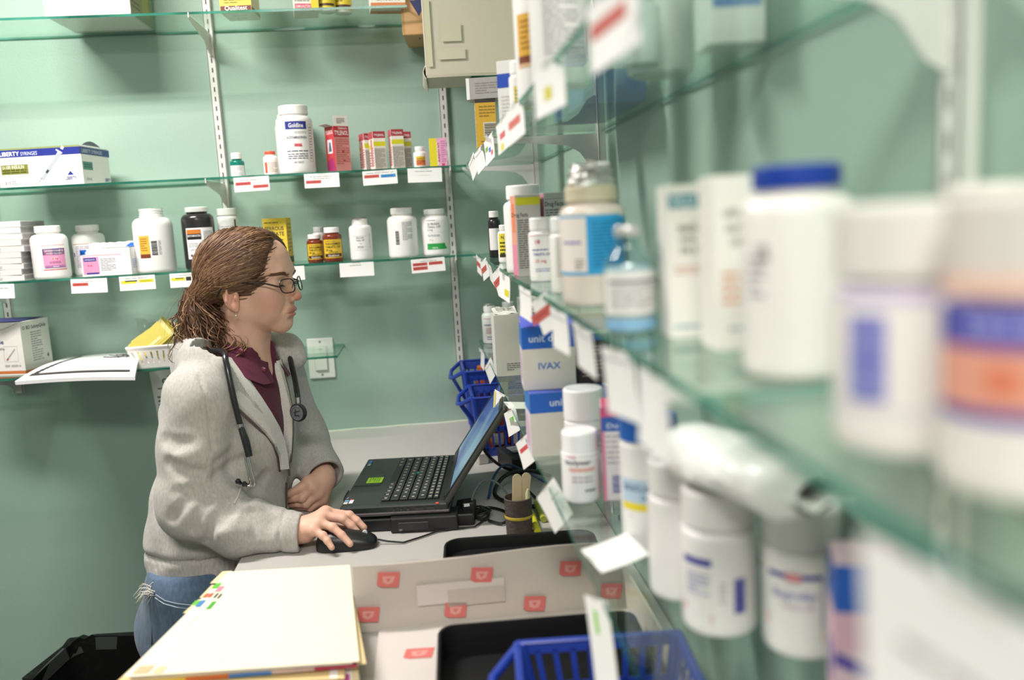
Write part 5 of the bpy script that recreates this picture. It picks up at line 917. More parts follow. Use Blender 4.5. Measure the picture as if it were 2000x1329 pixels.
# ================================================================== the woman at the counter
class Field:
    """blended solid shapes sampled on a grid and skinned with one continuous surface"""
    def __init__(s, lo, hi, h):
        s.h = h; s.lo = np.array(lo, float); n = np.ceil((np.array(hi) - s.lo) / h).astype(int) + 1
        s.ax = [(s.lo[i] + h * np.arange(n[i])).astype(np.float32) for i in range(3)]
        s.F = np.full(tuple(n), 9., np.float32); s.O = np.zeros(3); s.A = np.eye(3)
    def frame(s, o=(0, 0, 0), A=None): s.O = np.array(o, float); s.A = np.eye(3) if A is None else np.array(A, float); return s
    def W(s, p): return s.O + s.A.T @ np.array(p, float)      # local -> world (rows of A are the local axes)
    def sl(s, lo, hi):
        ix = []
        for i in range(3):
            a = max(0, int((lo[i] - s.lo[i]) / s.h)); b = min(s.F.shape[i], int((hi[i] - s.lo[i]) / s.h) + 2)
            if b <= a: return None
            ix.append(slice(a, b))
        return tuple(ix)
    def comb(s, d, ix, k, mode):
        F = s.F[ix]
        if mode < 0: F = -F
        h = np.maximum(k - np.abs(F - d), 0) / max(k, 1e-6); r = np.minimum(F, d) - h * h * k / 4
        s.F[ix] = -r if mode < 0 else r
    def cap(s, a, b, ra, rb=None, k=.01, mode=1, sq=None):
        rb = ra if rb is None else rb; a = s.W(a); b = s.W(b); R = max(ra, rb) * (1 / (sq[1] if sq else 1) if sq else 1) + k + 3 * s.h
        ix = s.sl(np.minimum(a, b) - R, np.maximum(a, b) + R)
        if ix is None: return s
        X = [s.ax[i][ix[i]] for i in range(3)]; x = X[0][:, None, None] - a[0]; y = X[1][None, :, None] - a[1]; z = X[2][None, None, :] - a[2]
        v = b - a; L = max(v @ v, 1e-9); t = np.clip((x * v[0] + y * v[1] + z * v[2]) / L, 0, 1)
        d = np.sqrt((x - t * v[0]) ** 2 + (y - t * v[1]) ** 2 + (z - t * v[2]) ** 2) - (ra + (rb - ra) * t)
        s.comb(d.astype(np.float32), ix, k, mode); return s
    def chain(s, pts, rs, k=.01, mode=1):
        for i in range(len(pts) - 1): s.cap(pts[i], pts[i + 1], rs[i], rs[i + 1], k, mode)
        return s
    def ell(s, c, r, k=.01, mode=1, rot=None):
        """ellipsoid, radii along the local axes (rot: extra 3x3 rows)"""
        c = s.W(c); A = s.A if rot is None else np.array(rot) @ s.A; r = np.array(r, float); R = r.max() + k + 3 * s.h
        ix = s.sl(c - R, c + R)
        if ix is None: return s
        X = [s.ax[i][ix[i]] for i in range(3)]; x = X[0][:, None, None] - c[0]; y = X[1][None, :, None] - c[1]; z = X[2][None, None, :] - c[2]
        q = [A[i][0] * x + A[i][1] * y + A[i][2] * z for i in range(3)]
        k0 = np.sqrt(sum((q[i] / r[i]) ** 2 for i in range(3))); k1 = np.sqrt(sum((q[i] / r[i] ** 2) ** 2 for i in range(3))) + 1e-9
        s.comb((k0 * (k0 - 1) / k1).astype(np.float32), ix, k, mode); return s
    def loc(s):
        x = s.ax[0][:, None, None] - s.O[0]; y = s.ax[1][None, :, None] - s.O[1]; z = s.ax[2][None, None, :] - s.O[2]
        return [(s.A[i][0] * x + s.A[i][1] * y + s.A[i][2] * z).astype(np.float32) for i in range(3)]
    def mesh(s):
        F = s.F; S = F < 0; n = np.array(F.shape)
        m = np.zeros(tuple(n - 1), np.int8)
        for dx in (0, 1):
            for dy in (0, 1):
                for dz in (0, 1): m += S[dx:n[0] - 1 + dx, dy:n[1] - 1 + dy, dz:n[2] - 1 + dz]
        C = np.argwhere((m > 0) & (m < 8)); acc = np.zeros((len(C), 3)); cnt = np.zeros(len(C))
        for a in range(3):
            o1, o2 = [(1, 2), (0, 2), (0, 1)][a]
            for p in (0, 1):
                for q in (0, 1):
                    d = np.zeros(3, int); d[o1] = p; d[o2] = q; c0 = C + d; c1 = c0.copy(); c1[:, a] += 1
                    f0 = F[tuple(c0.T)]; f1 = F[tuple(c1.T)]; hit = (f0 < 0) != (f1 < 0)
                    t = np.where(hit, f0 / np.where(hit, f0 - f1, 1), 0); P = c0.astype(float); P[:, a] += t
                    acc[hit] += P[hit]; cnt[hit] += 1
        V = s.lo + acc / np.maximum(cnt, 1)[:, None] * s.h
        idx = np.full(tuple(n - 1), -1, np.int32); idx[tuple(C.T)] = np.arange(len(C)); Q = []
        for a in range(3):
            o1, o2 = [(1, 2), (2, 0), (0, 1)][a]
            lo = [slice(0, None)] * 3; hi = [slice(0, None)] * 3; lo[a] = slice(0, n[a] - 1); hi[a] = slice(1, n[a])
            E = S[tuple(lo)] != S[tuple(hi)]; P = np.argwhere(E); P = P[(P[:, o1] > 0) & (P[:, o2] > 0) & (P[:, o1] < n[o1] - 1) & (P[:, o2] < n[o2] - 1)]
            if not len(P): continue
            ins = S[tuple(P.T)]; cs = []
            for p, q in ((1, 1), (0, 1), (0, 0), (1, 0)):
                c = P.copy(); c[:, o1] -= p; c[:, o2] -= q; cs.append(idx[tuple(c.T)])
            q4 = np.stack(cs, 1); q4[~ins] = q4[~ins][:, ::-1]; Q.append(q4)
        return V, np.concatenate(Q)
def np_object(name, parts, mats, parent=None, tint=None):
    """parts: list of (V, Q, material index)"""
    Vs = []; Qs = []; mi = []; o = 0
    for V, Q, k in parts: Vs.append(V); Qs.append(Q + o); o += len(V); mi += [k] * len(Q)
    V = np.concatenate(Vs); Q = np.concatenate(Qs); me = bpy.data.meshes.new(name)
    me.vertices.add(len(V)); me.vertices.foreach_set('co', V.astype(np.float32).ravel())
    me.loops.add(Q.size); me.loops.foreach_set('vertex_index', Q.astype(np.int32).ravel())
    me.polygons.add(len(Q)); me.polygons.foreach_set('loop_start', np.arange(0, Q.size, 4, dtype=np.int32)); 
    for m in mats: me.materials.append(m)
    me.polygons.foreach_set('material_index', np.array(mi, np.int32)); me.polygons.foreach_set('use_smooth', np.ones(len(Q), bool))
    me.update(calc_edges=True); me.validate()
    if tint is not None:
        at = me.color_attributes.new('tint', 'FLOAT_COLOR', 'POINT'); at.data.foreach_set('color', tint(V).astype(np.float32).ravel())
    ob = bpy.data.objects.new(name, me); COL.objects.link(ob)
    if parent: ob.parent = parent
    return ob

woman = thing('person', 'woman with brown ponytail in grey hoodie working at the laptop, hand on the mouse', 'person', (-.46, 1.79, 0))
WO = Vector((-.46, 1.79, 0))
def attach(o): o.parent = woman; o.matrix_parent_inverse = Matrix.Translation(-WO); return o

ca, sa = math.cos(math.radians(13)), math.sin(math.radians(13))
HA = [(ca, -sa, 0), (sa, ca, 0), (0, 0, 1)]; HO = (-0.3551, 1.8000, 1.3988)
ct, st_ = math.cos(math.radians(18)), math.sin(math.radians(18))
TA = [(ct, -st_, 0), (st_, ct, 0), (0, 0, 1)]
def HW(f, l, u): return Vector((HO[0] + f * ca + l * sa, HO[1] - f * sa + l * ca, HO[2] + u))

# joints
SP = [(-.468, 1.785, .84), (-.448, 1.787, .95), (-.422, 1.79, 1.06), (-.402, 1.795, 1.17), (-.385, 1.80, 1.235)]
RS = (-.440, 1.658, 1.190); RE = (-0.4647, 1.6250, 0.9950); RW = (-0.2776, 1.6020, 0.9308)
LS = (-.345, 1.938, 1.188); LE = (-0.3030, 1.9650, 1.0292); LW = (-0.2457, 1.8350, 0.9695)

# ---- head
H = Field(np.array(HO) - (.15, .13, .27), np.array(HO) + (.16, .13, .13), .0016).frame(HO, HA)
H.ell((-.008, 0, .020), (.088, .072, .076), .01)
H.ell((.030, 0, .030), (.056, .060, .052), .02)
H.ell((.024, 0, -.032), (.058, .053, .066), .02)
for s_ in (-1, 1):
    H.cap((-.002, s_ * .048, -.052), (.056, s_ * .010, -.093), .017, .014, .025)
    H.ell((.053, s_ * .035, -.034), (.022, .018, .020), .025)
    H.ell((.046, s_ * .034, -.060), (.024, .016, .022), .025)
H.ell((.066, 0, -.092), (.0155, .017, .0150), .016)
H.ell((.064, 0, -.066), (.023, .028, .024), .018)
H.cap((.073, -.028, .007), (.073, .028, .007), .0130, .0130, .02)
for s_ in (-1, 1): H.ell((.094, s_ * .033, -.012), (.015, .019, .013), .014, -1)
H.cap((.083, 0, -.006), (.0965, 0, -.036), .0072, .0088, .010)
H.ell((.0985, 0, -.0400), (.0090, .0092, .0082), .006)
for s_ in (-1, 1): H.ell((.0895, s_ * .0110, -.0430), (.0092, .0064, .0068), .005)
for s_ in (-1, 1): H.ell((.0930, s_ * .0062, -.0488), (.0055, .0028, .0028), .002, -1)
for s_ in (-1, 1):
    H.ell((.0700, s_ * .0325, -.0115), (.0135, .0150, .0125), .004)
    H.cap((.0835, s_ * .023, -.0150), (.0800, s_ * .044, -.0150), .0022, .0018, .0015, -1)       # lid line, eyes looking down
    H.cap((.084, s_ * .022, -.0035), (.079, s_ * .046, -.0045), .0012, .001, .006, -1)            # crease over the lid
H.ell((.0850, 0, -.0652), (.0080, .0200, .0052), .006)
H.ell((.0825, 0, -.0762), (.0082, .0175, .0058), .006)

for s_ in (-1, 1): H.cap((.0925, 0, -.0708), (.0815, s_ * .0215, -.0728), .0013, .0008, .003, -1)
H.cap((.0925, 0, -.0515), (.0930, 0, -.0590), .0018, .0020, .006, -1)                            # philtrum
H.cap((.0860, -.010, -.0845), (.0860, .010, -.0845), .003, .003, .010, -1)                       # dip over the chin
for s_ in (-1, 1): H.cap((.0880, s_ * .019, -.048), (.0790, s_ * .030, -.066), .0010, .0006, .010, -1)   # nasolabial fold
H.chain([(-.016, 0, -.06), (-.026, 0, -.12), (-.028, 0, -.19), (-.030, 0, -.25)], [.046, .046, .050, .058], .025)
H.cap((-.008, -.042, -.065), (.014, -.012, -.195), .012, .010, .03); H.cap((-.008, .042, -.065), (.014, .012, -.195), .012, .010, .03)
for s_ in (-1, 1):
    H.ell((-.008, s_ * .0700, -.028), (.0165, .0062, .029), .005, rot=[(.99, 0, .14), (0, 1, 0), (-.14, 0, .99)])
    H.ell((-.006, s_ * .0775, -.026), (.0095, .0050, .018), .004, -1); H.cap((-.012, s_ * .0755, -.012), (-.014, s_ * .0755, -.038), .0022, .0022, .003)
    H.ell((.004, s_ * .0735, -.031), (.004, .004, .006), .004)
    H.ell((.000, s_ * .0700, -.052), (.0055, .0042, .008), .005)
headp = H.mesh()
def face_pt(l, u, k=0.0):
    f = .125
    while f > .02:
        p = np.array(HW(f, l, u)); ix = [int(round((p[i] - H.lo[i]) / H.h)) for i in range(3)]
        if H.F[tuple(ix)] < 0: break
        f -= .0008
    return HW(f + k, l, u)
def surf(F_, p, k=0.0):
    """first point of a blended solid met going on from the room side through p; k lifts it off"""
    p = np.array(p, float); d = p - np.array((0, 0, 1.5)); d /= np.linalg.norm(d); q = p - d * .25
    for _ in range(400):
        ix = [int(round((q[i] - F_.lo[i]) / F_.h)) for i in range(3)]
        if all(0 <= ix[i] < F_.F.shape[i] for i in range(3)) and F_.F[tuple(ix)] < 0: return Vector(q - d * k)
        q = q + d * .0012
    return Vector(p)

# ---- hands
G = Field((-.40, 1.50, .885), (-.10, 1.92, 1.05), .0016)
def hand(F, wr, fa, mcp, pip, tip, thumb, r=.0078):
    wr = np.array(wr); F.cap(fa, wr, .025, .0215, .012); mc = [np.array(m) for m in mcp]
    for i, m in enumerate(mc):
        F.cap(wr + (m - wr) * .12, m, .0165, .0108 if i < 3 else .0098, .014)
    F.cap(mc[0], mc[3], .0095, .009, .010)
    for i in range(4):
        rr_ = r * (1, 1.02, .97, .87)[i]; p = np.array(pip[i]); q = np.array(tip[i]); dmid = p + (q - p) * .52 + (np.array((0, 0, .0018)))
        F.cap(mc[i], p, rr_ * 1.16, rr_ * 1.04, .005); F.cap(p, dmid, rr_ * 1.03, rr_ * .95, .003); F.cap(dmid, q, rr_ * .93, rr_ * .80, .003)
        F.ell(p, (rr_ * 1.1,) * 3, .003)
    t = [np.array(x) for x in thumb]; F.cap(wr, t[0], .0165, .0145, .014); F.cap(t[0], t[1], .0125, .0098, .006); F.cap(t[1], t[2], .0096, .0078, .004)
hand(G, (-0.2607, 1.5980, 0.9347), RW,
     [(-0.2192, 1.6190, 0.9587), (-0.2222, 1.6020, 0.9578), (-0.2284, 1.5850, 0.9515), (-0.2377, 1.5700, 0.9429)],
     [(-0.1758, 1.6190, 0.9486), (-0.1855, 1.5990, 0.9495), (-0.2025, 1.5730, 0.9435), (-0.2190, 1.5560, 0.9356)],
     [(-0.1489, 1.6080, 0.9257), (-0.1576, 1.5900, 0.9210), (-0.1712, 1.5530, 0.9165), (-0.2033, 1.5410, 0.9173)],
     [(-.236, 1.628, .928), (-.208, 1.634, .921), (-.180, 1.629, .918)])
hand(G, (-0.2449, 1.8320, 0.9624), LW,
     [(-0.2655, 1.8000, 0.9539), (-0.2554, 1.8020, 0.9390), (-0.2482, 1.8120, 0.9238), (-0.2477, 1.8260, 0.9100)],
     [(-0.2880, 1.7900, 0.9358), (-0.2815, 1.7950, 0.9212), (-0.2754, 1.8060, 0.9091), (-0.2717, 1.8220, 0.9011)],
     [(-0.3208, 1.8020, 0.9303), (-0.3182, 1.8120, 0.9166), (-0.3088, 1.8220, 0.9067), (-0.2991, 1.8340, 0.9006)],
     [(-0.2741, 1.8080, 0.9644), (-0.2925, 1.7970, 0.9550), (-0.3169, 1.7930, 0.9462)])
handp = G.mesh()
# ---- rest of the body under the clothes
B = Field((-.68, 1.50, .0), (-.15, 2.10, 1.25), .006)
for i in range(4): B.cap(SP[i], SP[i + 1], (.076, .080, .085, .065)[i], (.085, .085, .065, .042)[i], .05)
B.cap(RS, LS, .032, .032, .04); B.chain([RS, RE, RW], [.040, .034, .024], .01); B.chain([LS, LE, LW], [.040, .034, .024], .01)
HIP = [(-.495, 1.70, .80), (-.455, 1.87, .80)]; KN = [(-.50, 1.69, .44), (-.44, 1.88, .44)]; AN = [(-.53, 1.69, .08), (-.46, 1.88, .08)]
for h_, k_, a_ in zip(HIP, KN, AN): B.chain([h_, k_, a_], [.074, .052, .034], .02); B.cap(a_, (a_[0] + .11, a_[1] - .02, .035), .034, .028, .02)
B.F = np.maximum(B.F, np.where((B.ax[0][:, None, None] > -.380) & (B.ax[2][None, None, :] < .895), .004, -1)).astype(np.float32)
bodyp = B.mesh()

SK = bpy.data.materials.new('skin'); SK.use_nodes = True; nt = SK.node_tree; pb = nt.nodes['Principled BSDF']
at = nt.nodes.new('ShaderNodeAttribute'); at.attribute_name = 'tint'; nz = nt.nodes.new('ShaderNodeTexNoise'); nz.inputs['Scale'].default_value = 90
tc = nt.nodes.new('ShaderNodeTexCoord'); nt.links.new(tc.outputs['Object'], nz.inputs['Vector'])
mr = nt.nodes.new('ShaderNodeMapRange'); mr.inputs[3].default_value = .92; mr.inputs[4].default_value = 1.07; nt.links.new(nz.outputs['Fac'], mr.inputs[0])
mx = nt.nodes.new('ShaderNodeVectorMath'); mx.operation = 'SCALE'; nt.links.new(at.outputs['Color'], mx.inputs[0]); nt.links.new(mr.outputs[0], mx.inputs[3]); nt.links.new(mx.outputs[0], pb.inputs['Base Color'])
pb.inputs['Roughness'].default_value = .5; pb.inputs['Subsurface Weight'].default_value = .12; pb.inputs['Subsurface Radius'].default_value = (.010, .004, .002); pb.inputs['Subsurface Scale'].default_value = 1
bp = nt.nodes.new('ShaderNodeBump'); bp.inputs['Distance'].default_value = .0005; nt.links.new(nz.outputs['Fac'], bp.inputs['Height']); nt.links.new(bp.outputs[0], pb.inputs['Normal'])
def skin_tint(V):
    base = np.array(lin('#dcae97')); L = (V - np.array(HO)) @ np.array(HA).T; out = np.tile(base, (len(V), 1)); inh = V[:, 2] > 1.2
    def spot(c, r, col, w):
        d = np.sqrt((((L - c) / r) ** 2).sum(1)); k = (np.clip(1.35 - d, 0, .7) / .7 * w * inh)[:, None]; out[:] = out * (1 - k) + np.array(lin(col)) * k
    spot((.099, 0, -.041), (.014, .014, .013), '#c9806e', .8)
    for s_ in (-1, 1): spot((.06, s_ * .045, -.045), (.03, .02, .024), '#cd9079', .55); spot((-.0, s_ * .075, -.03), (.02, .02, .03), '#cf8d78', .5); spot((.086, s_ * .033, -.012), (.014, .02, .011), '#b98672', .5)
    spot((.090, 0, -.0655), (.010, .023, .0062), '#b06a60', .85); spot((.0875, 0, -.0765), (.011, .020, .0068), '#b66f66', .85)
    return np.concatenate([out, np.ones((len(V), 1))], 1)
attach(np_object('body', [headp + (0,), handp + (0,), bodyp + (0,)], [SK], tint=skin_tint))

# ---- eyes, brows
for s_, nm in ((-1, 'near'), (1, 'far')):
    b = MB(); c = HW(.0695, s_ * .0325, -.012)
    b.lathe([(.0125 * math.sin(q * math.pi / 12), -.0125 * math.cos(q * math.pi / 12)) for q in range(13)], mat('#e6dfd8', .2), 20, c=c)
    attach(b.build('eyeball'))
    b = MB(); b.lathe([(0, .0127), (.003, .0126), (.0058, .0115), (.0060, .0108)], mat('#4a3626', .15), 16, c=c, M=(Matrix.Rotation(-math.radians(13), 3, 'Z') @ Matrix.Rotation(math.radians(112), 3, 'Y'))); attach(b.build('iris'))
    b = MB(); rr = random.Random(3)
    for i in range(110):
        q = rr.random(); l0 = .012 + .035 * q; f0 = .0935 - .012 * q ** 2 - .001; u0 = .0035 + .006 * math.sin(q * 2.4) + rr.uniform(-.0028, .0028)
        p = face_pt(s_ * l0, u0, .0008); p2 = face_pt(s_ * (l0 + .006), u0 + .0015 - .002 * q, .0012); b.tube([p, (p + p2) / 2, p2], [.0006, .0007, .0003], mat('#6a4c38', .6), 4)
    attach(b.build('eyebrow'))
    b = MB(); 
    for i in range(16):
        q = i / 15; p = face_pt(s_ * (.023 + .021 * q), -.0138, .0002); b.tube([p, p + Vector((.004, 0, -.003)), p + Vector((.0065, 0, -.0028))], [.0004, .0003, .0001], mat('#3a2a22', .6), 4)
    b.tube([face_pt(s_ * (.0225 + .0225 * q / 6), -.0128 - .0012 * abs(q - 3) / 3, .0003) for q in range(7)], .00055, mat('#3a2a22', .6), 5)
    attach(b.build('eyelashes'))
MB0 = MB(); MB0.lathe([(.0022 * math.sin(q * math.pi / 8), -.0022 * math.cos(q * math.pi / 8)) for q in range(9)], mat('#d8d4cc', .15, .9), 12, c=HW(.003, -.078, -.066)); MB0.tube([HW(.002, -.0775, -.058), HW(.003, -.078, -.064)], .0005, mat('#d8d4cc', .15, .9), 5); attach(MB0.build('earring'))

# ---- hair
HM = bpy.data.materials.new('hair'); HM.use_nodes = True; nt = HM.node_tree; pb = nt.nodes['Principled BSDF']
at = nt.nodes.new('ShaderNodeAttribute'); at.attribute_name = 'strand'; rp = nt.nodes.new('ShaderNodeValToRGB'); e = rp.color_ramp.elements
e[0].position = 0; e[0].color = lin('#3a271c') + (1,); e[1].position = 1; e[1].color = lin('#b08c66') + (1,); x_ = rp.color_ramp.elements.new(.5); x_.color = lin('#6b4c37') + (1,); x_ = rp.color_ramp.elements.new(.8); x_.color = lin('#86674b') + (1,)
nt.links.new(at.outputs['Fac'], rp.inputs[0]); nt.links.new(rp.outputs[0], pb.inputs['Base Color']); pb.inputs['Roughness'].default_value = .5; pb.inputs['Specular IOR Level'].default_value = .35
HF = Field(np.array(HO) - (.17, .13, .19), np.array(HO) + (.13, .13, .13), .0022).frame(HO, HA)
HF.ell((-.012, 0, .021), (.095, .080, .083), .01); HF.ell((.022, 0, .042), (.060, .067, .056), .02)
q = HF.loc()
hl = [(-.20, -.05), (-.10, -.042), (-.06, -.035), (-.03, -.012), (-.014, .012), (-.004, .036), (.014, .055), (.038, .064), (.066, .069), (.10, .05), (.2, .05)]
gf = np.interp(q[2], [a for a, _ in hl], [b_ for _, b_ in hl]).astype(np.float32) - .02 * np.clip(np.abs(q[1]) - .05, 0, 1)
HF.F = np.maximum(HF.F, (q[0] - gf) * .8)
HF.F = np.maximum(HF.F, -(q[2] + .075 + .5 * np.minimum(q[0] + .05, 0) * 0))
HF.chain([(-.07, -.03, -.02), (-.098, -.028, -.045), (-.095, -.030, -.085), (-.085, -.035, -.125), (-.070, -.042, -.150)], [.028, .030, .036, .034, .022], .02)
HF.ell((-.10, -.035, -.10), (.036, .036, .05), .02)
q = None
hairp = HF.mesh()
hv, hq = hairp[0], hairp[1]
def hair_tubes(strands):
    """strands: (points, radius, shade) -> thin tapering tubes in one mesh"""
    V = []; Q = []; T = []; o = 0; n = 4
    for pts, r, shd in strands:
        P = np.array([tuple(p) for p in pts]); N = len(P); t = np.gradient(P, axis=0); t /= np.linalg.norm(t, axis=1)[:, None] + 1e-9
        u = np.cross(t, (0.31, .2, .93)); u /= np.linalg.norm(u, axis=1)[:, None] + 1e-9; w_ = np.cross(t, u)
        rad = r * np.clip(np.minimum(np.linspace(.45, 3, N), np.linspace(2.6, .12, N)), 0, 1)
        for k in range(n):
            a = 2 * math.pi * k / n; V.append(P + (u * math.cos(a) + w_ * math.sin(a)) * rad[:, None])
        for k in range(n):
            l = (k + 1) % n
            for i in range(N - 1): Q.append((o + k * N + i, o + k * N + i + 1, o + l * N + i + 1, o + l * N + i))
        T += [shd] * (n * N); o += n * N
    return np.concatenate(V), np.array(Q), np.array(T)
rr = random.Random(11); S_ = []
def onell(f, l, u, g=1.0):
    p = np.array((f, l, u)) - (-.012, 0, .021); k = math.sqrt((p[0] / .095) ** 2 + (p[1] / .080) ** 2 + (p[2] / .083) ** 2); a = np.array((-.012, 0, .021)) + p / k * g
    p = np.array((f, l, u)) - (.022, 0, .042); k = math.sqrt((p[0] / .060) ** 2 + (p[1] / .067) ** 2 + (p[2] / .056) ** 2); b_ = np.array((.022, 0, .042)) + p / k * g
    c0 = np.array((-.012, 0, .021)); return a if np.linalg.norm(a - c0) > np.linalg.norm(b_ - c0) else b_
def lift_out(p, k):
    if k == 0: return p
    c = Vector(HO) + Vector((0, 0, .02)); d = (p - c).normalized()
    for _ in range(14):
        ix = [int(round((p[i] - HF.lo[i]) / HF.h)) for i in range(3)]
        if not all(0 <= ix[i] < HF.F.shape[i] for i in range(3)) or HF.F[tuple(ix)] > .0006: break
        p = p + d * .0016
    return p
hxl = [a for a, _ in hl]; hyl = [b_ for _, b_ in hl]
for i in range(2600):
    sgn = -1 if rr.random() < .8 else 1
    th0 = rr.random() ** .8; u0 = .085 - .115 * th0
    f0 = float(np.interp(u0, hxl, hyl)) if u0 < .066 else .062 - rr.random() * .10
    l0 = sgn * (.010 + .062 * min(1, th0 * 1.8)) if u0 < .066 else sgn * rr.uniform(0, .03)
    s0 = onell(f0, l0, u0); e0 = np.array((-.100, -.020 + rr.uniform(-.02, .02), -.030 + rr.uniform(-.026, .03))); pts = []; lift = rr.uniform(1.0, 1.03); wav = rr.uniform(0, 6); amp = rr.uniform(.001, .0035)
    if i % 2:
        u0 = rr.uniform(-.02, .10); ff = float(np.interp(u0, hxl, hyl)); f0 = ff - rr.random() ** 1.5 * (ff + .09); l0 = sgn * .075 * math.sqrt(max(0.02, 1 - (u0 / .105) ** 2)) * rr.uniform(.25, 1); s0 = onell(f0, l0, u0); th0 = min(1, max(0, (.085 - s0[2]) / .115))
    mid = np.array((s0[0] * .35 - .045, sgn * .078, s0[2] * .55 - .005 + rr.uniform(-.008, .008)))
    for k in range(15):
        t = k / 14; p = s0 * (1 - t) ** 2 + mid * 2 * t * (1 - t) + e0 * t * t; p = onell(*p, lift * (1.002 + .012 * math.sin(math.pi * t))); p[2] += amp * math.sin(wav + t * 9)
        if k == 0: p = onell(*s0, .985)
        pts.append(lift_out(HW(*p), k))
    S_.append((pts, rr.uniform(.0008, .0017), min(1, max(0, rr.gauss(.5, .2)))))
for i in range(900):                                   # curly ponytail mass
    c0 = np.array((-.098 + rr.uniform(-.014, .012), -.028 + rr.uniform(-.03, .03), -.035 + rr.uniform(-.035, .025)))
    a0 = rr.random(); ln = rr.uniform(.05, .135) + .02 * a0; dx = rr.uniform(-.036, .066) + .008; dl = rr.uniform(-.035, .03); ph = rr.uniform(0, 6.3); cr = rr.uniform(.004, .013); fq = rr.uniform(9, 17); pts = []
    for k in range(26):
        t = k / 25; ang = ph + fq * t; sp = math.sin(t * 1.7)
        p = c0 + np.array((dx * sp + cr * t * math.cos(ang), dl * sp + cr * t * math.sin(ang) - .008 * t, -ln * t + .004 * math.sin(ang * .7)))
        p[2] = max(p[2], -.166 + .004 * math.sin(ph + k)); pts.append(HW(*p))
    S_.append((pts, rr.uniform(.0008, .0016), min(1, max(0, rr.gauss(.42, .24)))))
for i in range(60):                                    # stray hairs
    c0 = np.array((-.09 + rr.uniform(-.02, .03), -.05 + rr.uniform(-.02, .02), -.01 + rr.uniform(-.07, .02))); dx = rr.uniform(-.06, -.01); ph = rr.uniform(0, 6); pts = []
    for k in range(16): t = k / 15; pts.append(HW(*(c0 + np.array((dx * t + .006 * math.cos(ph + 7 * t) * t, -.02 * t, -.10 * t + .03 * t * (1 - t) + .005 * math.sin(ph + 6 * t))))))
    S_.append((pts, .00028, rr.uniform(.4, 1)))
for i in range(48):                                    # big curls over the collar
    c0 = np.array((-.060 + rr.uniform(-.04, .025), -.055 + rr.uniform(-.012, .012), -.125 + rr.uniform(-.012, .01))); R0 = rr.uniform(.014, .026); ph = rr.uniform(2.6, 3.6); pts = []
    for k in range(22): t = k / 21; a = ph + t * rr.uniform(4.4, 4.6); pts.append(HW(c0[0] + R0 * 1.5 * math.cos(a) + .02 * t, c0[1] - .006 * math.sin(t * 5), c0[2] + R0 * .8 * math.sin(a) - .004 * t))
    S_.append((pts, rr.uniform(.001, .002), rr.uniform(.5, .95)))
tv, tq, tt = hair_tubes(S_)
N1 = len(hv)
def strand_attr(V):
    a = np.concatenate([np.full(N1, .22), tt]); return np.stack([a, a, a, np.ones(len(a))], 1)
o = np_object('hair', [(hv, hq, 0), (tv, tq, 0)], [HM]); attach(o)
at_ = o.data.attributes.new('strand', 'FLOAT', 'POINT')
vals = np.concatenate([np.full(N1, .22), tt]).astype(np.float32)
at_.data.foreach_set('value', vals)

# ---- clothes
def cloth(name, base, var=.10, scale=260, bump=.0006, rough=.95, streak=True):
    m = bpy.data.materials.new(name); m.use_nodes = True; nt = m.node_tree; pb = nt.nodes['Principled BSDF']; pb.inputs['Roughness'].default_value = rough; pb.inputs['Specular IOR Level'].default_value = .15
    pb.inputs['Sheen Weight'].default_value = .15
    tc = nt.nodes.new('ShaderNodeTexCoord'); mp = nt.nodes.new('ShaderNodeMapping'); mp.inputs[3].default_value = (1, 1, .35) if streak else (1, 1, 1)
    a = nt.nodes.new('ShaderNodeTexNoise'); a.inputs['Scale'].default_value = scale; a.inputs['Detail'].default_value = 4; nt.links.new(tc.outputs['Object'], mp.inputs[0]); nt.links.new(mp.outputs[0], a.inputs['Vector'])
    c = lin(base); x = nt.nodes.new('ShaderNodeMix'); x.data_type = 'RGBA'; x.inputs[6].default_value = tuple(v * (1 - var * 2) for v in c) + (1,); x.inputs[7].default_value = tuple(min(1, v * (1 + var * 2)) for v in c) + (1,)
    nt.links.new(a.outputs['Fac'], x.inputs[0]); nt.links.new(x.outputs[2], pb.inputs['Base Color'])
    bp = nt.nodes.new('ShaderNodeBump'); bp.inputs['Distance'].default_value = bump; nt.links.new(a.outputs['Fac'], bp.inputs['Height']); nt.links.new(bp.outputs[0], pb.inputs['Normal'])
    return m
HOOD = cloth('heather_grey', '#b5b1ab', .15); FLE = cloth('fleece_lining', '#d3cfc8', .12, 420, .0012, streak=False); MAR = cloth('maroon_pique', '#57283a', .10, 500, .0005, streak=False); DEN = cloth('denim', '#5a6d84', .22, 160, .0006)

C = Field((-.72, 1.49, .75), (-.13, 2.10, 1.34), .0034).frame((0, 0, 0), TA)
def TL(p): return tuple(np.array(TA) @ np.array(p, float))           # world -> torso-aligned frame
def cc(a, b_, ra, rb, k=.02, mode=1): C.cap(TL(a), TL(b_), ra, rb, k, mode)
C.ell(TL((-.466, 1.785, .85)), (.134, .164, .16), .03)
C.ell(TL((-.443, 1.787, .96)), (.130, .152, .12), .05)
C.ell(TL((-.420, 1.790, 1.08)), (.125, .158, .14), .05)
C.ell(TL((-.415, 1.795, 1.16)), (.105, .150, .085), .05)
cc(RS, LS, .055, .055, .05)
cc((-.40, 1.72, 1.222), (-.385, 1.80, 1.245), .045, .045, .04); cc((-.36, 1.88, 1.222), (-.385, 1.80, 1.245), .045, .045, .04)
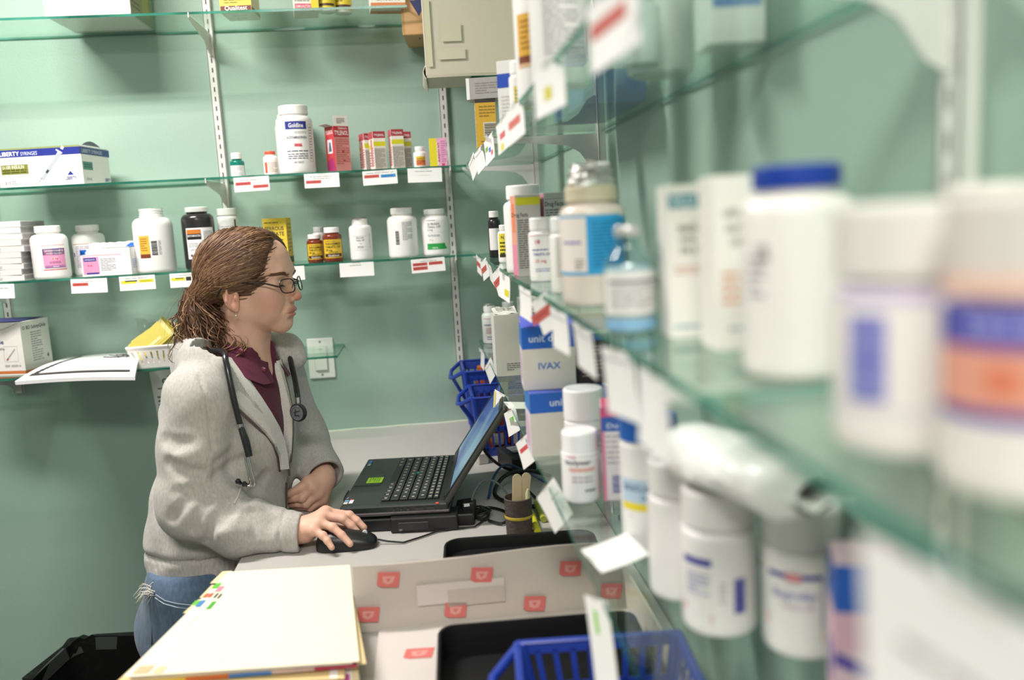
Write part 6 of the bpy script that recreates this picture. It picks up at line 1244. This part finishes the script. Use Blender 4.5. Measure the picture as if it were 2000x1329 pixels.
# sleeves
RM = (-0.3813, 1.6120, 0.9489)
cc(RS, tuple(np.array(RS) * .5 + np.array(RE) * .5 + (-.006, 0, 0)), .060, .061, .03); cc(tuple(np.array(RS) * .5 + np.array(RE) * .5 + (-.006, 0, 0)), RE, .061, .060, .02); cc(RE, RM, .060, .053, .03); cc(RM, RW, .053, .038, .03)
cc(RW, (-0.2699, 1.6010, 0.9305), .037, .036, .01)
cc(LS, LE, .056, .052, .03); cc(LE, LW, .052, .044, .03)
# hood bunched round the neck
hp = [(-0.3979, 1.6750, 1.2477), (-0.4388, 1.7000, 1.2585), (-.475, 1.775, 1.252), (-.468, 1.83, 1.262), (-.41, 1.885, 1.262), (-0.3058, 1.8850, 1.2437), (-0.2803, 1.8650, 1.2206)]
for i in range(len(hp) - 1): cc(hp[i], hp[i + 1], (.020, .030, .036, .036, .032, .024, .02)[i], (.030, .036, .036, .032, .024, .02, .018)[i], .03)
# hem: tuck above the band, then cut
q = C.loc()
wx, wy = C.ax[0][:, None, None], C.ax[1][None, :, None]; wz = C.ax[2][None, None, :]
hz = .872 + .012 * np.sin(wx * 9)
C.F += (.0045 * np.exp(-((wz - hz) / .007) ** 2)).astype(np.float32) * (wx < -.38)
band = (wz < hz); C.F += np.where(band & (wx < -.3), .004 + .0011 * np.sin((wx + wy * .6) * 900), 0).astype(np.float32)
C.F = np.maximum(C.F, (.786 + .01 * (wx + .5) - wz)).astype(np.float32)
# soft folds
n1 = np.sin(wx * 38 + 2.2 * np.sin(wz * 23 + wy * 9)) * np.sin(wz * 31 + 2 * np.sin(wx * 17) + wy * 12); n2 = np.sin(wz * 70 + wx * 44 + 3 * np.sin(wx * 25 - wz * 12))
C.F += (.0022 * n1 + .0010 * n2).astype(np.float32)
re = np.array(RE)
def crease(pts, r=.0045, k=.020):
    pts = [surf(C, p, .5 * r) for p in pts]
    for i in range(len(pts) - 1): C.cap(TL(pts[i]), TL(pts[i + 1]), r, r, k, -1)
for pts in ([(-0.4064, 1.6000, 1.0443), (-0.4466, 1.6000, 1.0282), (-0.4816, 1.6000, 1.0265)], [(-0.4038, 1.6000, 1.0245), (-0.4343, 1.6000, 1.0144), (-0.4661, 1.6000, 1.0084), (-0.4949, 1.6000, 0.9796)], [(-0.4258, 1.6000, 1.0068), (-0.4428, 1.6000, 0.9857), (-0.4572, 1.6000, 0.9534)], [(-0.3970, 1.6000, 1.0002), (-0.4198, 1.6000, 0.9667), (-0.4397, 1.6000, 0.9259)], [(-0.3736, 1.6000, 0.9922), (-0.3611, 1.6000, 0.9782), (-0.3597, 1.6000, 0.9632)], [(-0.3490, 1.6000, 0.9781), (-0.3428, 1.6000, 0.9547), (-0.3477, 1.6000, 0.9322)], [(-0.3258, 1.6000, 0.9760), (-0.3202, 1.6000, 0.9556), (-0.3252, 1.6000, 0.9320)], [(-0.4052, 1.6000, 1.0559), (-0.3800, 1.6000, 1.0684), (-0.3473, 1.6000, 1.0822)], [(-0.3758, 1.6000, 1.0923), (-0.4031, 1.6000, 1.0762)], [(-0.4891, 1.6000, 1.0835), (-0.4709, 1.6000, 1.0664), (-0.4350, 1.6000, 1.0604)], [(-0.4916, 1.6000, 1.1270), (-0.4718, 1.6000, 1.1177), (-0.4491, 1.6000, 1.1178)], [(-0.3815, 1.6000, 1.0156), (-0.3897, 1.6000, 0.9897), (-0.4034, 1.6000, 0.9633)], [(-0.3185, 1.6000, 1.0445), (-0.3397, 1.6000, 1.0168), (-0.3592, 1.6000, 1.0067)]): crease(pts)
crease([(-0.4200, 1.6000, 1.2403), (-0.4101, 1.6000, 1.2045), (-0.4079, 1.6000, 1.1548), (-0.4086, 1.6000, 1.1038)], .0022, .006)
# cuff seam
cs = np.array(RW) * .82 + np.array(RM) * .18; ax_ = np.array(RW) - np.array(RM); ax_ /= np.linalg.norm(ax_)
dd = (wx - cs[0]) * ax_[0] + (wy - cs[1]) * ax_[1] + (wz - cs[2]) * ax_[2]; near = ((wx - cs[0]) ** 2 + (wy - cs[1]) ** 2 + (wz - cs[2]) ** 2) < .07 ** 2
C.F += (np.exp(-(dd / .0035) ** 2) * .003 * near).astype(np.float32)
# open the neck and the zip
zb = 1.022; T0 = TL((-.425, 1.79, 0))
a_ = q[1] - T0[1]; f_ = q[0] - T0[0]; zz = q[2]
aN = np.interp(zz, [zb, 1.10, 1.18, 1.26, 1.4], [.002, -.034, -.078, -.112, -.13]).astype(np.float32); aF = np.interp(zz, [zb, 1.08, 1.16, 1.26, 1.4], [.006, .022, .036, .062, .08]).astype(np.float32)
wdg = np.maximum(np.maximum(aN - a_, a_ - aF), np.maximum(zb - zz, .01 - f_)) * .9
C.F = np.maximum(C.F, -wdg)
cc((-.372, 1.80, 1.19), (-.355, 1.80, 1.40), .060, .075, .01, -1)
# hollow sleeve mouths
cc((-0.2651, 1.6000, 0.9304), (-0.2537, 1.5990, 0.9297), .030, .030, .004, -1)
lwv = np.array(LW); lev = np.array(LE); du = (lwv - lev) / np.linalg.norm(lwv - lev)
dl_ = (wx - lwv[0]) * du[0] + (wy - lwv[1]) * du[1] + (wz - lwv[2]) * du[2]
nearL = ((wx - lwv[0]) ** 2 + (wy - lwv[1]) ** 2 + (wz - lwv[2]) ** 2) < .10 ** 2
C.F = np.where(nearL, np.maximum(C.F, dl_ - .006), C.F).astype(np.float32)
cc(tuple(lwv - du * .004), tuple(lwv + du * .05), .034, .039, .003, -1)
rwv = np.array(RW); dv = np.array((-0.2538, 1.6000, 0.9294)) - rwv; dv /= np.linalg.norm(dv); dr_ = (wx - rwv[0]) * dv[0] + (wy - rwv[1]) * dv[1] + (wz - rwv[2]) * dv[2]
nearR = ((wx - rwv[0]) ** 2 + (wy - rwv[1]) ** 2 + (wz - rwv[2]) ** 2) < .08 ** 2; C.F = np.where(nearR, np.maximum(C.F, dr_ - .014), C.F).astype(np.float32)
C.F = np.maximum(C.F, np.where(wx > -.3755, .9015 - wz, -1)).astype(np.float32)            # rests on the worktop
attach(np_object('hoodie', [C.mesh() + (0,)], [HOOD]))
CF = C

# shirt
D = Field((-.60, 1.60, .98), (-.22, 2.0, 1.32), .003).frame((0, 0, 0), TA)
D.ell(TL((-.420, 1.790, 1.08)), (.114, .146, .13), .05); D.ell(TL((-.415, 1.795, 1.16)), (.094, .138, .075), .05); D.cap(TL((-.44, 1.70, 1.19)), TL((-.36, 1.90, 1.19)), .05, .05, .04)
D.cap(TL((-.395, 1.80, 1.20)), TL((-.378, 1.80, 1.245)), .068, .062, .03)
D.cap(TL((-.378, 1.80, 1.245)), TL((-.365, 1.80, 1.40)), .050, .06, .004, -1)
qd = D.loc(); td = TL((-.378, 1.795, 0)); D.F = np.maximum(D.F, -(np.maximum(np.maximum(np.abs(qd[1] - td[1]) - np.clip((qd[2] - 1.180) * .36, 0, .03), 1.180 - qd[2]), .03 - (qd[0] - td[0]))) * .9)
wx, wy, wz = D.ax[0][:, None, None], D.ax[1][None, :, None], D.ax[2][None, None, :]
D.F += (.0016 * np.sin(wz * 60 + wx * 50) * np.sin(wy * 44 + wz * 20)).astype(np.float32)
attach(np_object('polo_shirt', [D.mesh() + (0,)], [MAR]))
# collar leaves
b = MB(); NC = Vector((-.375, 1.80, 1.242))
def col_pt(a, t):
    """a: angle round the neck from the front, t: 0 at the fold, 1 at the leaf edge"""
    r = .056 + .002 * math.cos(a) + .028 * t; drop = .006 + .036 * t + .018 * t * max(0, math.cos(a)) ; d = Vector((math.cos(a) * ct + math.sin(a) * st_, -math.cos(a) * st_ + math.sin(a) * ct, 0))
    return NC + d * r + Vector((.0, 0, .022 - drop - .030 * max(0, math.cos(a)) ** 2 + .010 * (1 - math.cos(a)) / 2))
for s_ in (-1, 1):
    b.sheet([[col_pt(s_ * math.radians(22 + 158 * j / 16), (i / 4) * (1 - .25 * (1 - min(1, j / 2)))) for j in range(17)] for i in range(5)], MAR, .0022 * s_)
    b.sheet([[col_pt(s_ * math.radians(16 + 164 * j / 16), -.02) - Vector((0, 0, .030 * i)) for j in range(17)] for i in (0, 1)], MAR, .002 * s_)
attach(b.build('shirt_collar'))
for nm, p in (('a', (-0.3668, 1.7220, 1.2639)), ('b', (-0.3313, 1.7420, 1.2213))):
    b = MB(); b.lathe([(0, .0022), (.004, .0024), (.0052, .0016), (.0055, 0)], mat('#5d2433', .3), 16, c=p, M=Matrix.Rotation(math.radians(80), 3, 'X')); attach(b.build('shirt_button'))
# placket
# jeans and shoes
J = Field((-.72, 1.55, .07), (-.30, 2.02, .90), .005)
J.ell((-.475, 1.785, .79), (.118, .146, .12), .03)
for h_, k_, a_ in zip(HIP, KN, AN): J.chain([h_, k_, (a_[0], a_[1], .12)], [.098, .072, .066], .03)
J.ell((-.560, 1.745, .70), (.075, .085, .09), .05)
wx, wy, wz = J.ax[0][:, None, None], J.ax[1][None, :, None], J.ax[2][None, None, :]
J.F += (.002 * np.sin(wx * 40 + wz * 30) * np.sin(wy * 33 - wz * 26)).astype(np.float32)
J.F = np.maximum(J.F, (.085 - wz)).astype(np.float32); J.F = np.maximum(J.F, (wz - .852)).astype(np.float32); J.F = np.maximum(J.F, wx + .379).astype(np.float32)
attach(np_object('jeans', [J.mesh() + (0,)], [DEN]))
for h_, a_ in zip(HIP, AN):
    K = Field((a_[0] - .09, a_[1] - .09, 0), (a_[0] + .21, a_[1] + .08, .14), .004); K.cap((a_[0] - .02, a_[1], .045), (a_[0] + .12, a_[1] - .02, .036), .045, .036, .01); K.cap(a_, (a_[0], a_[1], .11), .042, .042, .02)
    z_ = K.ax[2][None, None, :]; K.F = np.maximum(K.F, (.004 - z_)).astype(np.float32); attach(np_object('shoe', [K.mesh() + (0,)], [mat('#3a3432', .6)]))

# ---- zip, lining edges, drawstring
def on_front(a, z, f=.132, dz=0):
    """point on the front of the hoodie: a across (towards her left), z height, f depth forward of the spine"""
    return Vector((-.425 + ct * f + st_ * a, 1.79 - st_ * f + ct * a, z))
def probe(a, z, k=0.0):
    """march from the front onto the hoodie/shirt surface"""
    for F_ in (CF,):
        f = .19
        while f > .0:
            p = on_front(a, z, f); ix = [int(round((p[i] - F_.lo[i]) / F_.h)) for i in range(3)]
            if all(0 <= ix[i] < F_.F.shape[i] for i in range(3)) and F_.F[tuple(ix)] < 0: return on_front(a, z, f + k)
            f -= .002
    return on_front(a, z, .10)
zs = [1.022, 1.05, 1.08, 1.11, 1.14, 1.17, 1.20, 1.228]
aNs = np.interp(zs, [1.022, 1.10, 1.18, 1.26], [.002, -.034, -.078, -.112]); aFs = np.interp(zs, [1.022, 1.08, 1.16, 1.26], [.006, .022, .036, .062])
ZP = mat('#6f675f', .4, .6)
def smooth_pts(P, n=2):
    P = [Vector(p) for p in P]
    for _ in range(n): P = [P[0]] + [(P[i - 1] + P[i] * 2 + P[i + 1]) / 4 for i in range(1, len(P) - 1)] + [P[-1]]
    return P
nearE = smooth_pts([surf(CF, p, .002) for p in ((-0.3089, 1.7000, 1.0239), (-0.3081, 1.7000, 1.0551), (-0.3128, 1.7000, 1.0782), (-0.3245, 1.6800, 1.1059), (-0.3450, 1.6600, 1.1366), (-0.3687, 1.6500, 1.1655), (-0.3909, 1.6500, 1.1968), (-0.4137, 1.6600, 1.2260), (-0.4341, 1.6700, 1.2512))])
def surf2(p, k):
    a, b_ = surf(CF, p, k), surf(D, p, k + .006)
    return a if a.y < b_.y else b_
inE = [Vector(p) for p in smooth_pts([surf2(p, .004) for p in ((-0.3078, 1.7000, 1.0259), (-0.3059, 1.7000, 1.0569), (-0.3074, 1.7000, 1.0840), (-0.3102, 1.6800, 1.1139), (-0.3225, 1.6600, 1.1518), (-0.3366, 1.6500, 1.1847), (-0.3543, 1.6500, 1.2165), (-0.3707, 1.6600, 1.2424), (-0.3860, 1.6700, 1.2615))])]; farE = smooth_pts([probe(a + .007, z, .002) for a, z in zip(aFs, zs)])
b = MB(); b.tube([p + Vector((-.002, -.004, 0)) for p in nearE[:7]], .0026, ZP, 6); b.tube([p + Vector((.003, -.003, 0)) for p in farE], .0026, ZP, 6)
low = [probe(.004, z, .001) for z in (1.022, .98, .93, .88, .83)]; b.tube(low, .0026, ZP, 6); attach(b.build('zip'))
b = MB(); p = probe(.004, 1.018, .004); b.box(p, (.007, .005, .010), mat('#8a8178', .3, .8), .001); b.box(p + Vector((.001, -.003, -.013)), (.004, .002, .016), mat('#8a8178', .3, .8), .0008); attach(b.build('zip_pull'))
b = MB()
cd_ = lambda p, k: p - (p - Vector((0, 0, 1.5))).normalized() * k
b.sheet([[p, cd_(p * .8 + q_ * .2, .010), cd_(p * .45 + q_ * .55, .014), cd_(q_, .008), q_ + Vector((.012, .016, -.004))] for p, q_ in zip(nearE, inE)], FLE, .003)
for E, s_ in ((farE, 1),):
    rows = []
    for i, p in enumerate(E):
        wd = .006 + .026 * (i / 7) ** .8
        inn = Vector((st_, ct, 0)) * (-s_) ; fw = Vector((ct, -st_, 0))
        rows.append([p + fw * .004, p + inn * wd * .45 + fw * .0045, p + inn * wd - fw * .016, p + inn * (wd * .9) - fw * .034])
    b.sheet(rows if s_ < 0 else [r[::-1] for r in rows], FLE, .003)
attach(b.build('hoodie_lining'))
b = MB(); b.tube([surf(CF, p, .002) for p in ((-0.3637, 1.6000, 1.0366), (-0.3679, 1.6000, 1.0223), (-0.3740, 1.6000, 1.0080), (-0.3815, 1.6000, 0.9969))], [.0018, .0018, .0018, .0022], FLE, 6); 
attach(b.build('drawstring'))
# jeans details
b = MB(); TH = mat('#a9b3bd', .8)
SJ = lambda P: [surf(J, p, .001) for p in P]
b.tube(SJ([(-0.5613, 1.6550, 0.8057), (-0.5424, 1.6450, 0.7958), (-0.5179, 1.6400, 0.7883), (-0.4893, 1.6380, 0.7831), (-0.4660, 1.6400, 0.7819)]), .0011, TH, 5); b.tube(SJ([(-0.5588, 1.6550, 0.8117), (-0.5398, 1.6450, 0.8018), (-0.5153, 1.6400, 0.7953), (-0.4867, 1.6380, 0.7902), (-0.4652, 1.6400, 0.7891)]), .0009, TH, 5)
b.tube(SJ([(-0.5604, 1.6550, 0.8139), (-0.5659, 1.6520, 0.7741), (-0.5766, 1.6520, 0.7120)]), .0012, mat('#33475f', .8), 5); attach(b.build('pocket_stitching'))
b = MB(); rr = random.Random(8)
for i in range(26):
    p = surf(J, (-0.5793, 1.7000, 0.8063), .002) + Vector((rr.uniform(-.008, .012), rr.uniform(-.01, .01), rr.uniform(-.012, .004))); d = Vector((rr.uniform(-.030, -.014), rr.uniform(-.006, .006), rr.uniform(-.018, .002)))
    b.tube([p, p + d * .5 + Vector((0, 0, .006)), p + d + Vector((0, 0, -.006 * rr.random()))], [.0009, .0008, .0003], mat('#cfccc2', .8), 4)
attach(b.build('frayed_threads'))

# ================================================================== spectacles and stethoscope
t = thing('eyeglasses', 'thin dark oval spectacles worn by the woman', 'glasses', HO); t.rotation_euler = (0, 0, -math.radians(13))
FR = mat('#2b2524', .3, .3)
def lens_pt(s_, a, f=0, sc=1.0):
    x = .0225 * math.cos(a) * sc; z = .0135 * math.sin(a) * sc; k = 1 / (abs(math.cos(a)) ** 3.2 + abs(math.sin(a)) ** 3.2) ** (1 / 3.2)
    l = s_ * .033 + x * k; return Vector((.1005 - abs(l) * .10 - abs(l) ** 2 * 2.2 + f - .18 * z, l, -.0155 + z * k))
for s_ in (-1, 1):
    MB().tube([lens_pt(s_, q * math.pi / 16) for q in range(32)], .00125, FR, 8, closed=True).build('rim', t)
    b = MB(); R_ = [lens_pt(s_, q * math.pi / 16, 0, .98) for q in range(32)]; b.add([lens_pt(s_, 0, .001, 0)] + R_, [(0, i + 1, (i + 1) % 32 + 1) for i in range(32)], LENS, True); b.build('lens', t)
    e_ = lens_pt(s_, 0 if s_ > 0 else math.pi)
    MB().tube([e_, e_ + Vector((-.004, s_ * .006, .002)), Vector((.062, s_ * .0690, -.006)), Vector((.03, s_ * .0740, -.003)), Vector((.0, s_ * .0785, -.002)), Vector((-.018, s_ * .078, -.006)), Vector((-.035, s_ * .074, -.028))], [.0013, .0018, .0016, .0014, .0014, .0016, .0018], FR, 8).build('temple_arm', t)
    MB().tube([lens_pt(s_, math.pi * (.9 if s_ > 0 else .1)), Vector((.093, s_ * .009, -.022))], .0006, FR, 6).build('nose_pad', t)
MB().tube([lens_pt(-1, .35), Vector((.1045, -.004, -.0095)), Vector((.1045, .004, -.0095)), lens_pt(1, math.pi - .35)], .0012, FR, 8).build('bridge', t)

t = thing('stethoscope', 'black stethoscope hanging round the woman\'s neck', 'stethoscope', (0, 0, 0))
TB = mat('#1b1b1e', .3, coat=.3); CHR = mat('#c9c6c2', .12, .95)
def spl(pts, n=6):
    P = [Vector(p) for p in pts]; out = []
    for i in range(len(P) - 1):
        p0, p1, p2, p3 = P[max(i - 1, 0)], P[i], P[i + 1], P[min(i + 2, len(P) - 1)]
        for k in range(n): s = k / n; out.append(.5 * ((2 * p1) + (p2 - p0) * s + (2 * p0 - 5 * p1 + 4 * p2 - p3) * s * s + (3 * p1 - p0 - 3 * p2 + p3) * s ** 3))
    return out + [P[-1]]
tubeP = spl([(-0.3611, 1.6280, 1.1307), (-0.3685, 1.6320, 1.1773), (-0.3753, 1.6400, 1.2200), (-0.3823, 1.6550, 1.2568), (-0.3916, 1.6820, 1.2698), (-.432, 1.738, 1.270), (-.449, 1.795, 1.276), (-.42, 1.86, 1.275), (-.365, 1.890, 1.262), (-0.3077, 1.8680, 1.2419), (-0.2883, 1.8220, 1.2064), (-0.2759, 1.7750, 1.1660), (-0.2721, 1.7520, 1.1387)])
MB().tube(tubeP, .0058, TB, 12).build('tubing', t)
MB().tube([(-0.3617, 1.6290, 1.1364), (-0.3594, 1.6270, 1.1269), (-0.3537, 1.6220, 1.1080), (-0.3492, 1.6180, 1.0792)], [.0062, .0085, .010, .0085], TB, 12, flat=.75).build('yoke', t)
MB().lathe([(0, -.004), (.0065, -.004), (.0065, .004), (0, .004)], CHR, 16, c=(-0.3624, 1.6280, 1.1367)).build('tube_collar', t)
MB().tube(spl([(-0.3518, 1.6190, 1.0831), (-0.3490, 1.6160, 1.0670), (-0.3448, 1.6110, 1.0434), (-0.3428, 1.6090, 1.0310), (-0.3462, 1.6090, 1.0244), (-0.3574, 1.6100, 1.0261)]), .0024, CHR, 10).build('ear_tube', t)
MB().tube(spl([(-0.3584, 1.6240, 1.0823), (-0.3568, 1.6220, 1.0659), (-0.3529, 1.6180, 1.0401), (-0.3533, 1.6180, 1.0272), (-0.3624, 1.6160, 1.0256), (-0.3690, 1.6140, 1.0308)]), .0024, CHR, 10).build('ear_tube', t)
for p, q in (((-0.3558, 1.6110, 1.0256), (-0.3655, 1.6110, 1.0314)), ((-0.3684, 1.6150, 1.0294), (-0.3765, 1.6130, 1.0377))): MB().tube([p, tuple(Vector(p) * .6 + Vector(q) * .4), tuple(Vector(p) * .4 + Vector(q) * .6), q], [.0034, .0042, .0062, .0035], TB, 12).build('ear_tip', t)
cp = Vector((-0.2705, 1.7350, 1.1308)); Rm = Matrix.Rotation(math.radians(-28), 3, 'Z') @ Matrix.Rotation(math.radians(90), 3, 'X')
ch = thing('x', None, None); bpy.data.objects.remove(ch)
hd = MB().lathe([(0, -.006), (.0155, -.006), (.0185, -.003), (.0190, .001), (.0180, .004), (.0150, .005)], TB, 40, c=cp, M=Rm).build('chest_piece', t)
MB().lathe([(.0150, .0045), (.0150, .006), (.0128, .0062), (.0126, .0052)], mat('#8c8d92', .25, .8), 40, c=cp, M=Rm).build('bell_ring', hd)
b = MB(); b.lathe([(.0126, .0050), (0, .0054)], mat('#74767c', .3, .5), 40, c=cp, M=Rm)
for pl in ([(-.004, .007), (-.001, .007), (-.003, -.004), (.006, -.004), (.006, -.007), (-.007, -.007)], [(-.009, -.001), (.008, .004), (.008, .006), (-.009, .001)]):
    b.add([cp + Rm @ Vector((x, y, .0058)) for x, y in pl], [tuple(range(len(pl)))], mat('#2b2c30', .4))
b.build('diaphragm', hd)
MB().tube([tuple(cp + Vector((0, .004, .030))), tuple(cp + Vector((0, .004, .018)))], [.0045, .004], CHR, 10).build('stem', t)
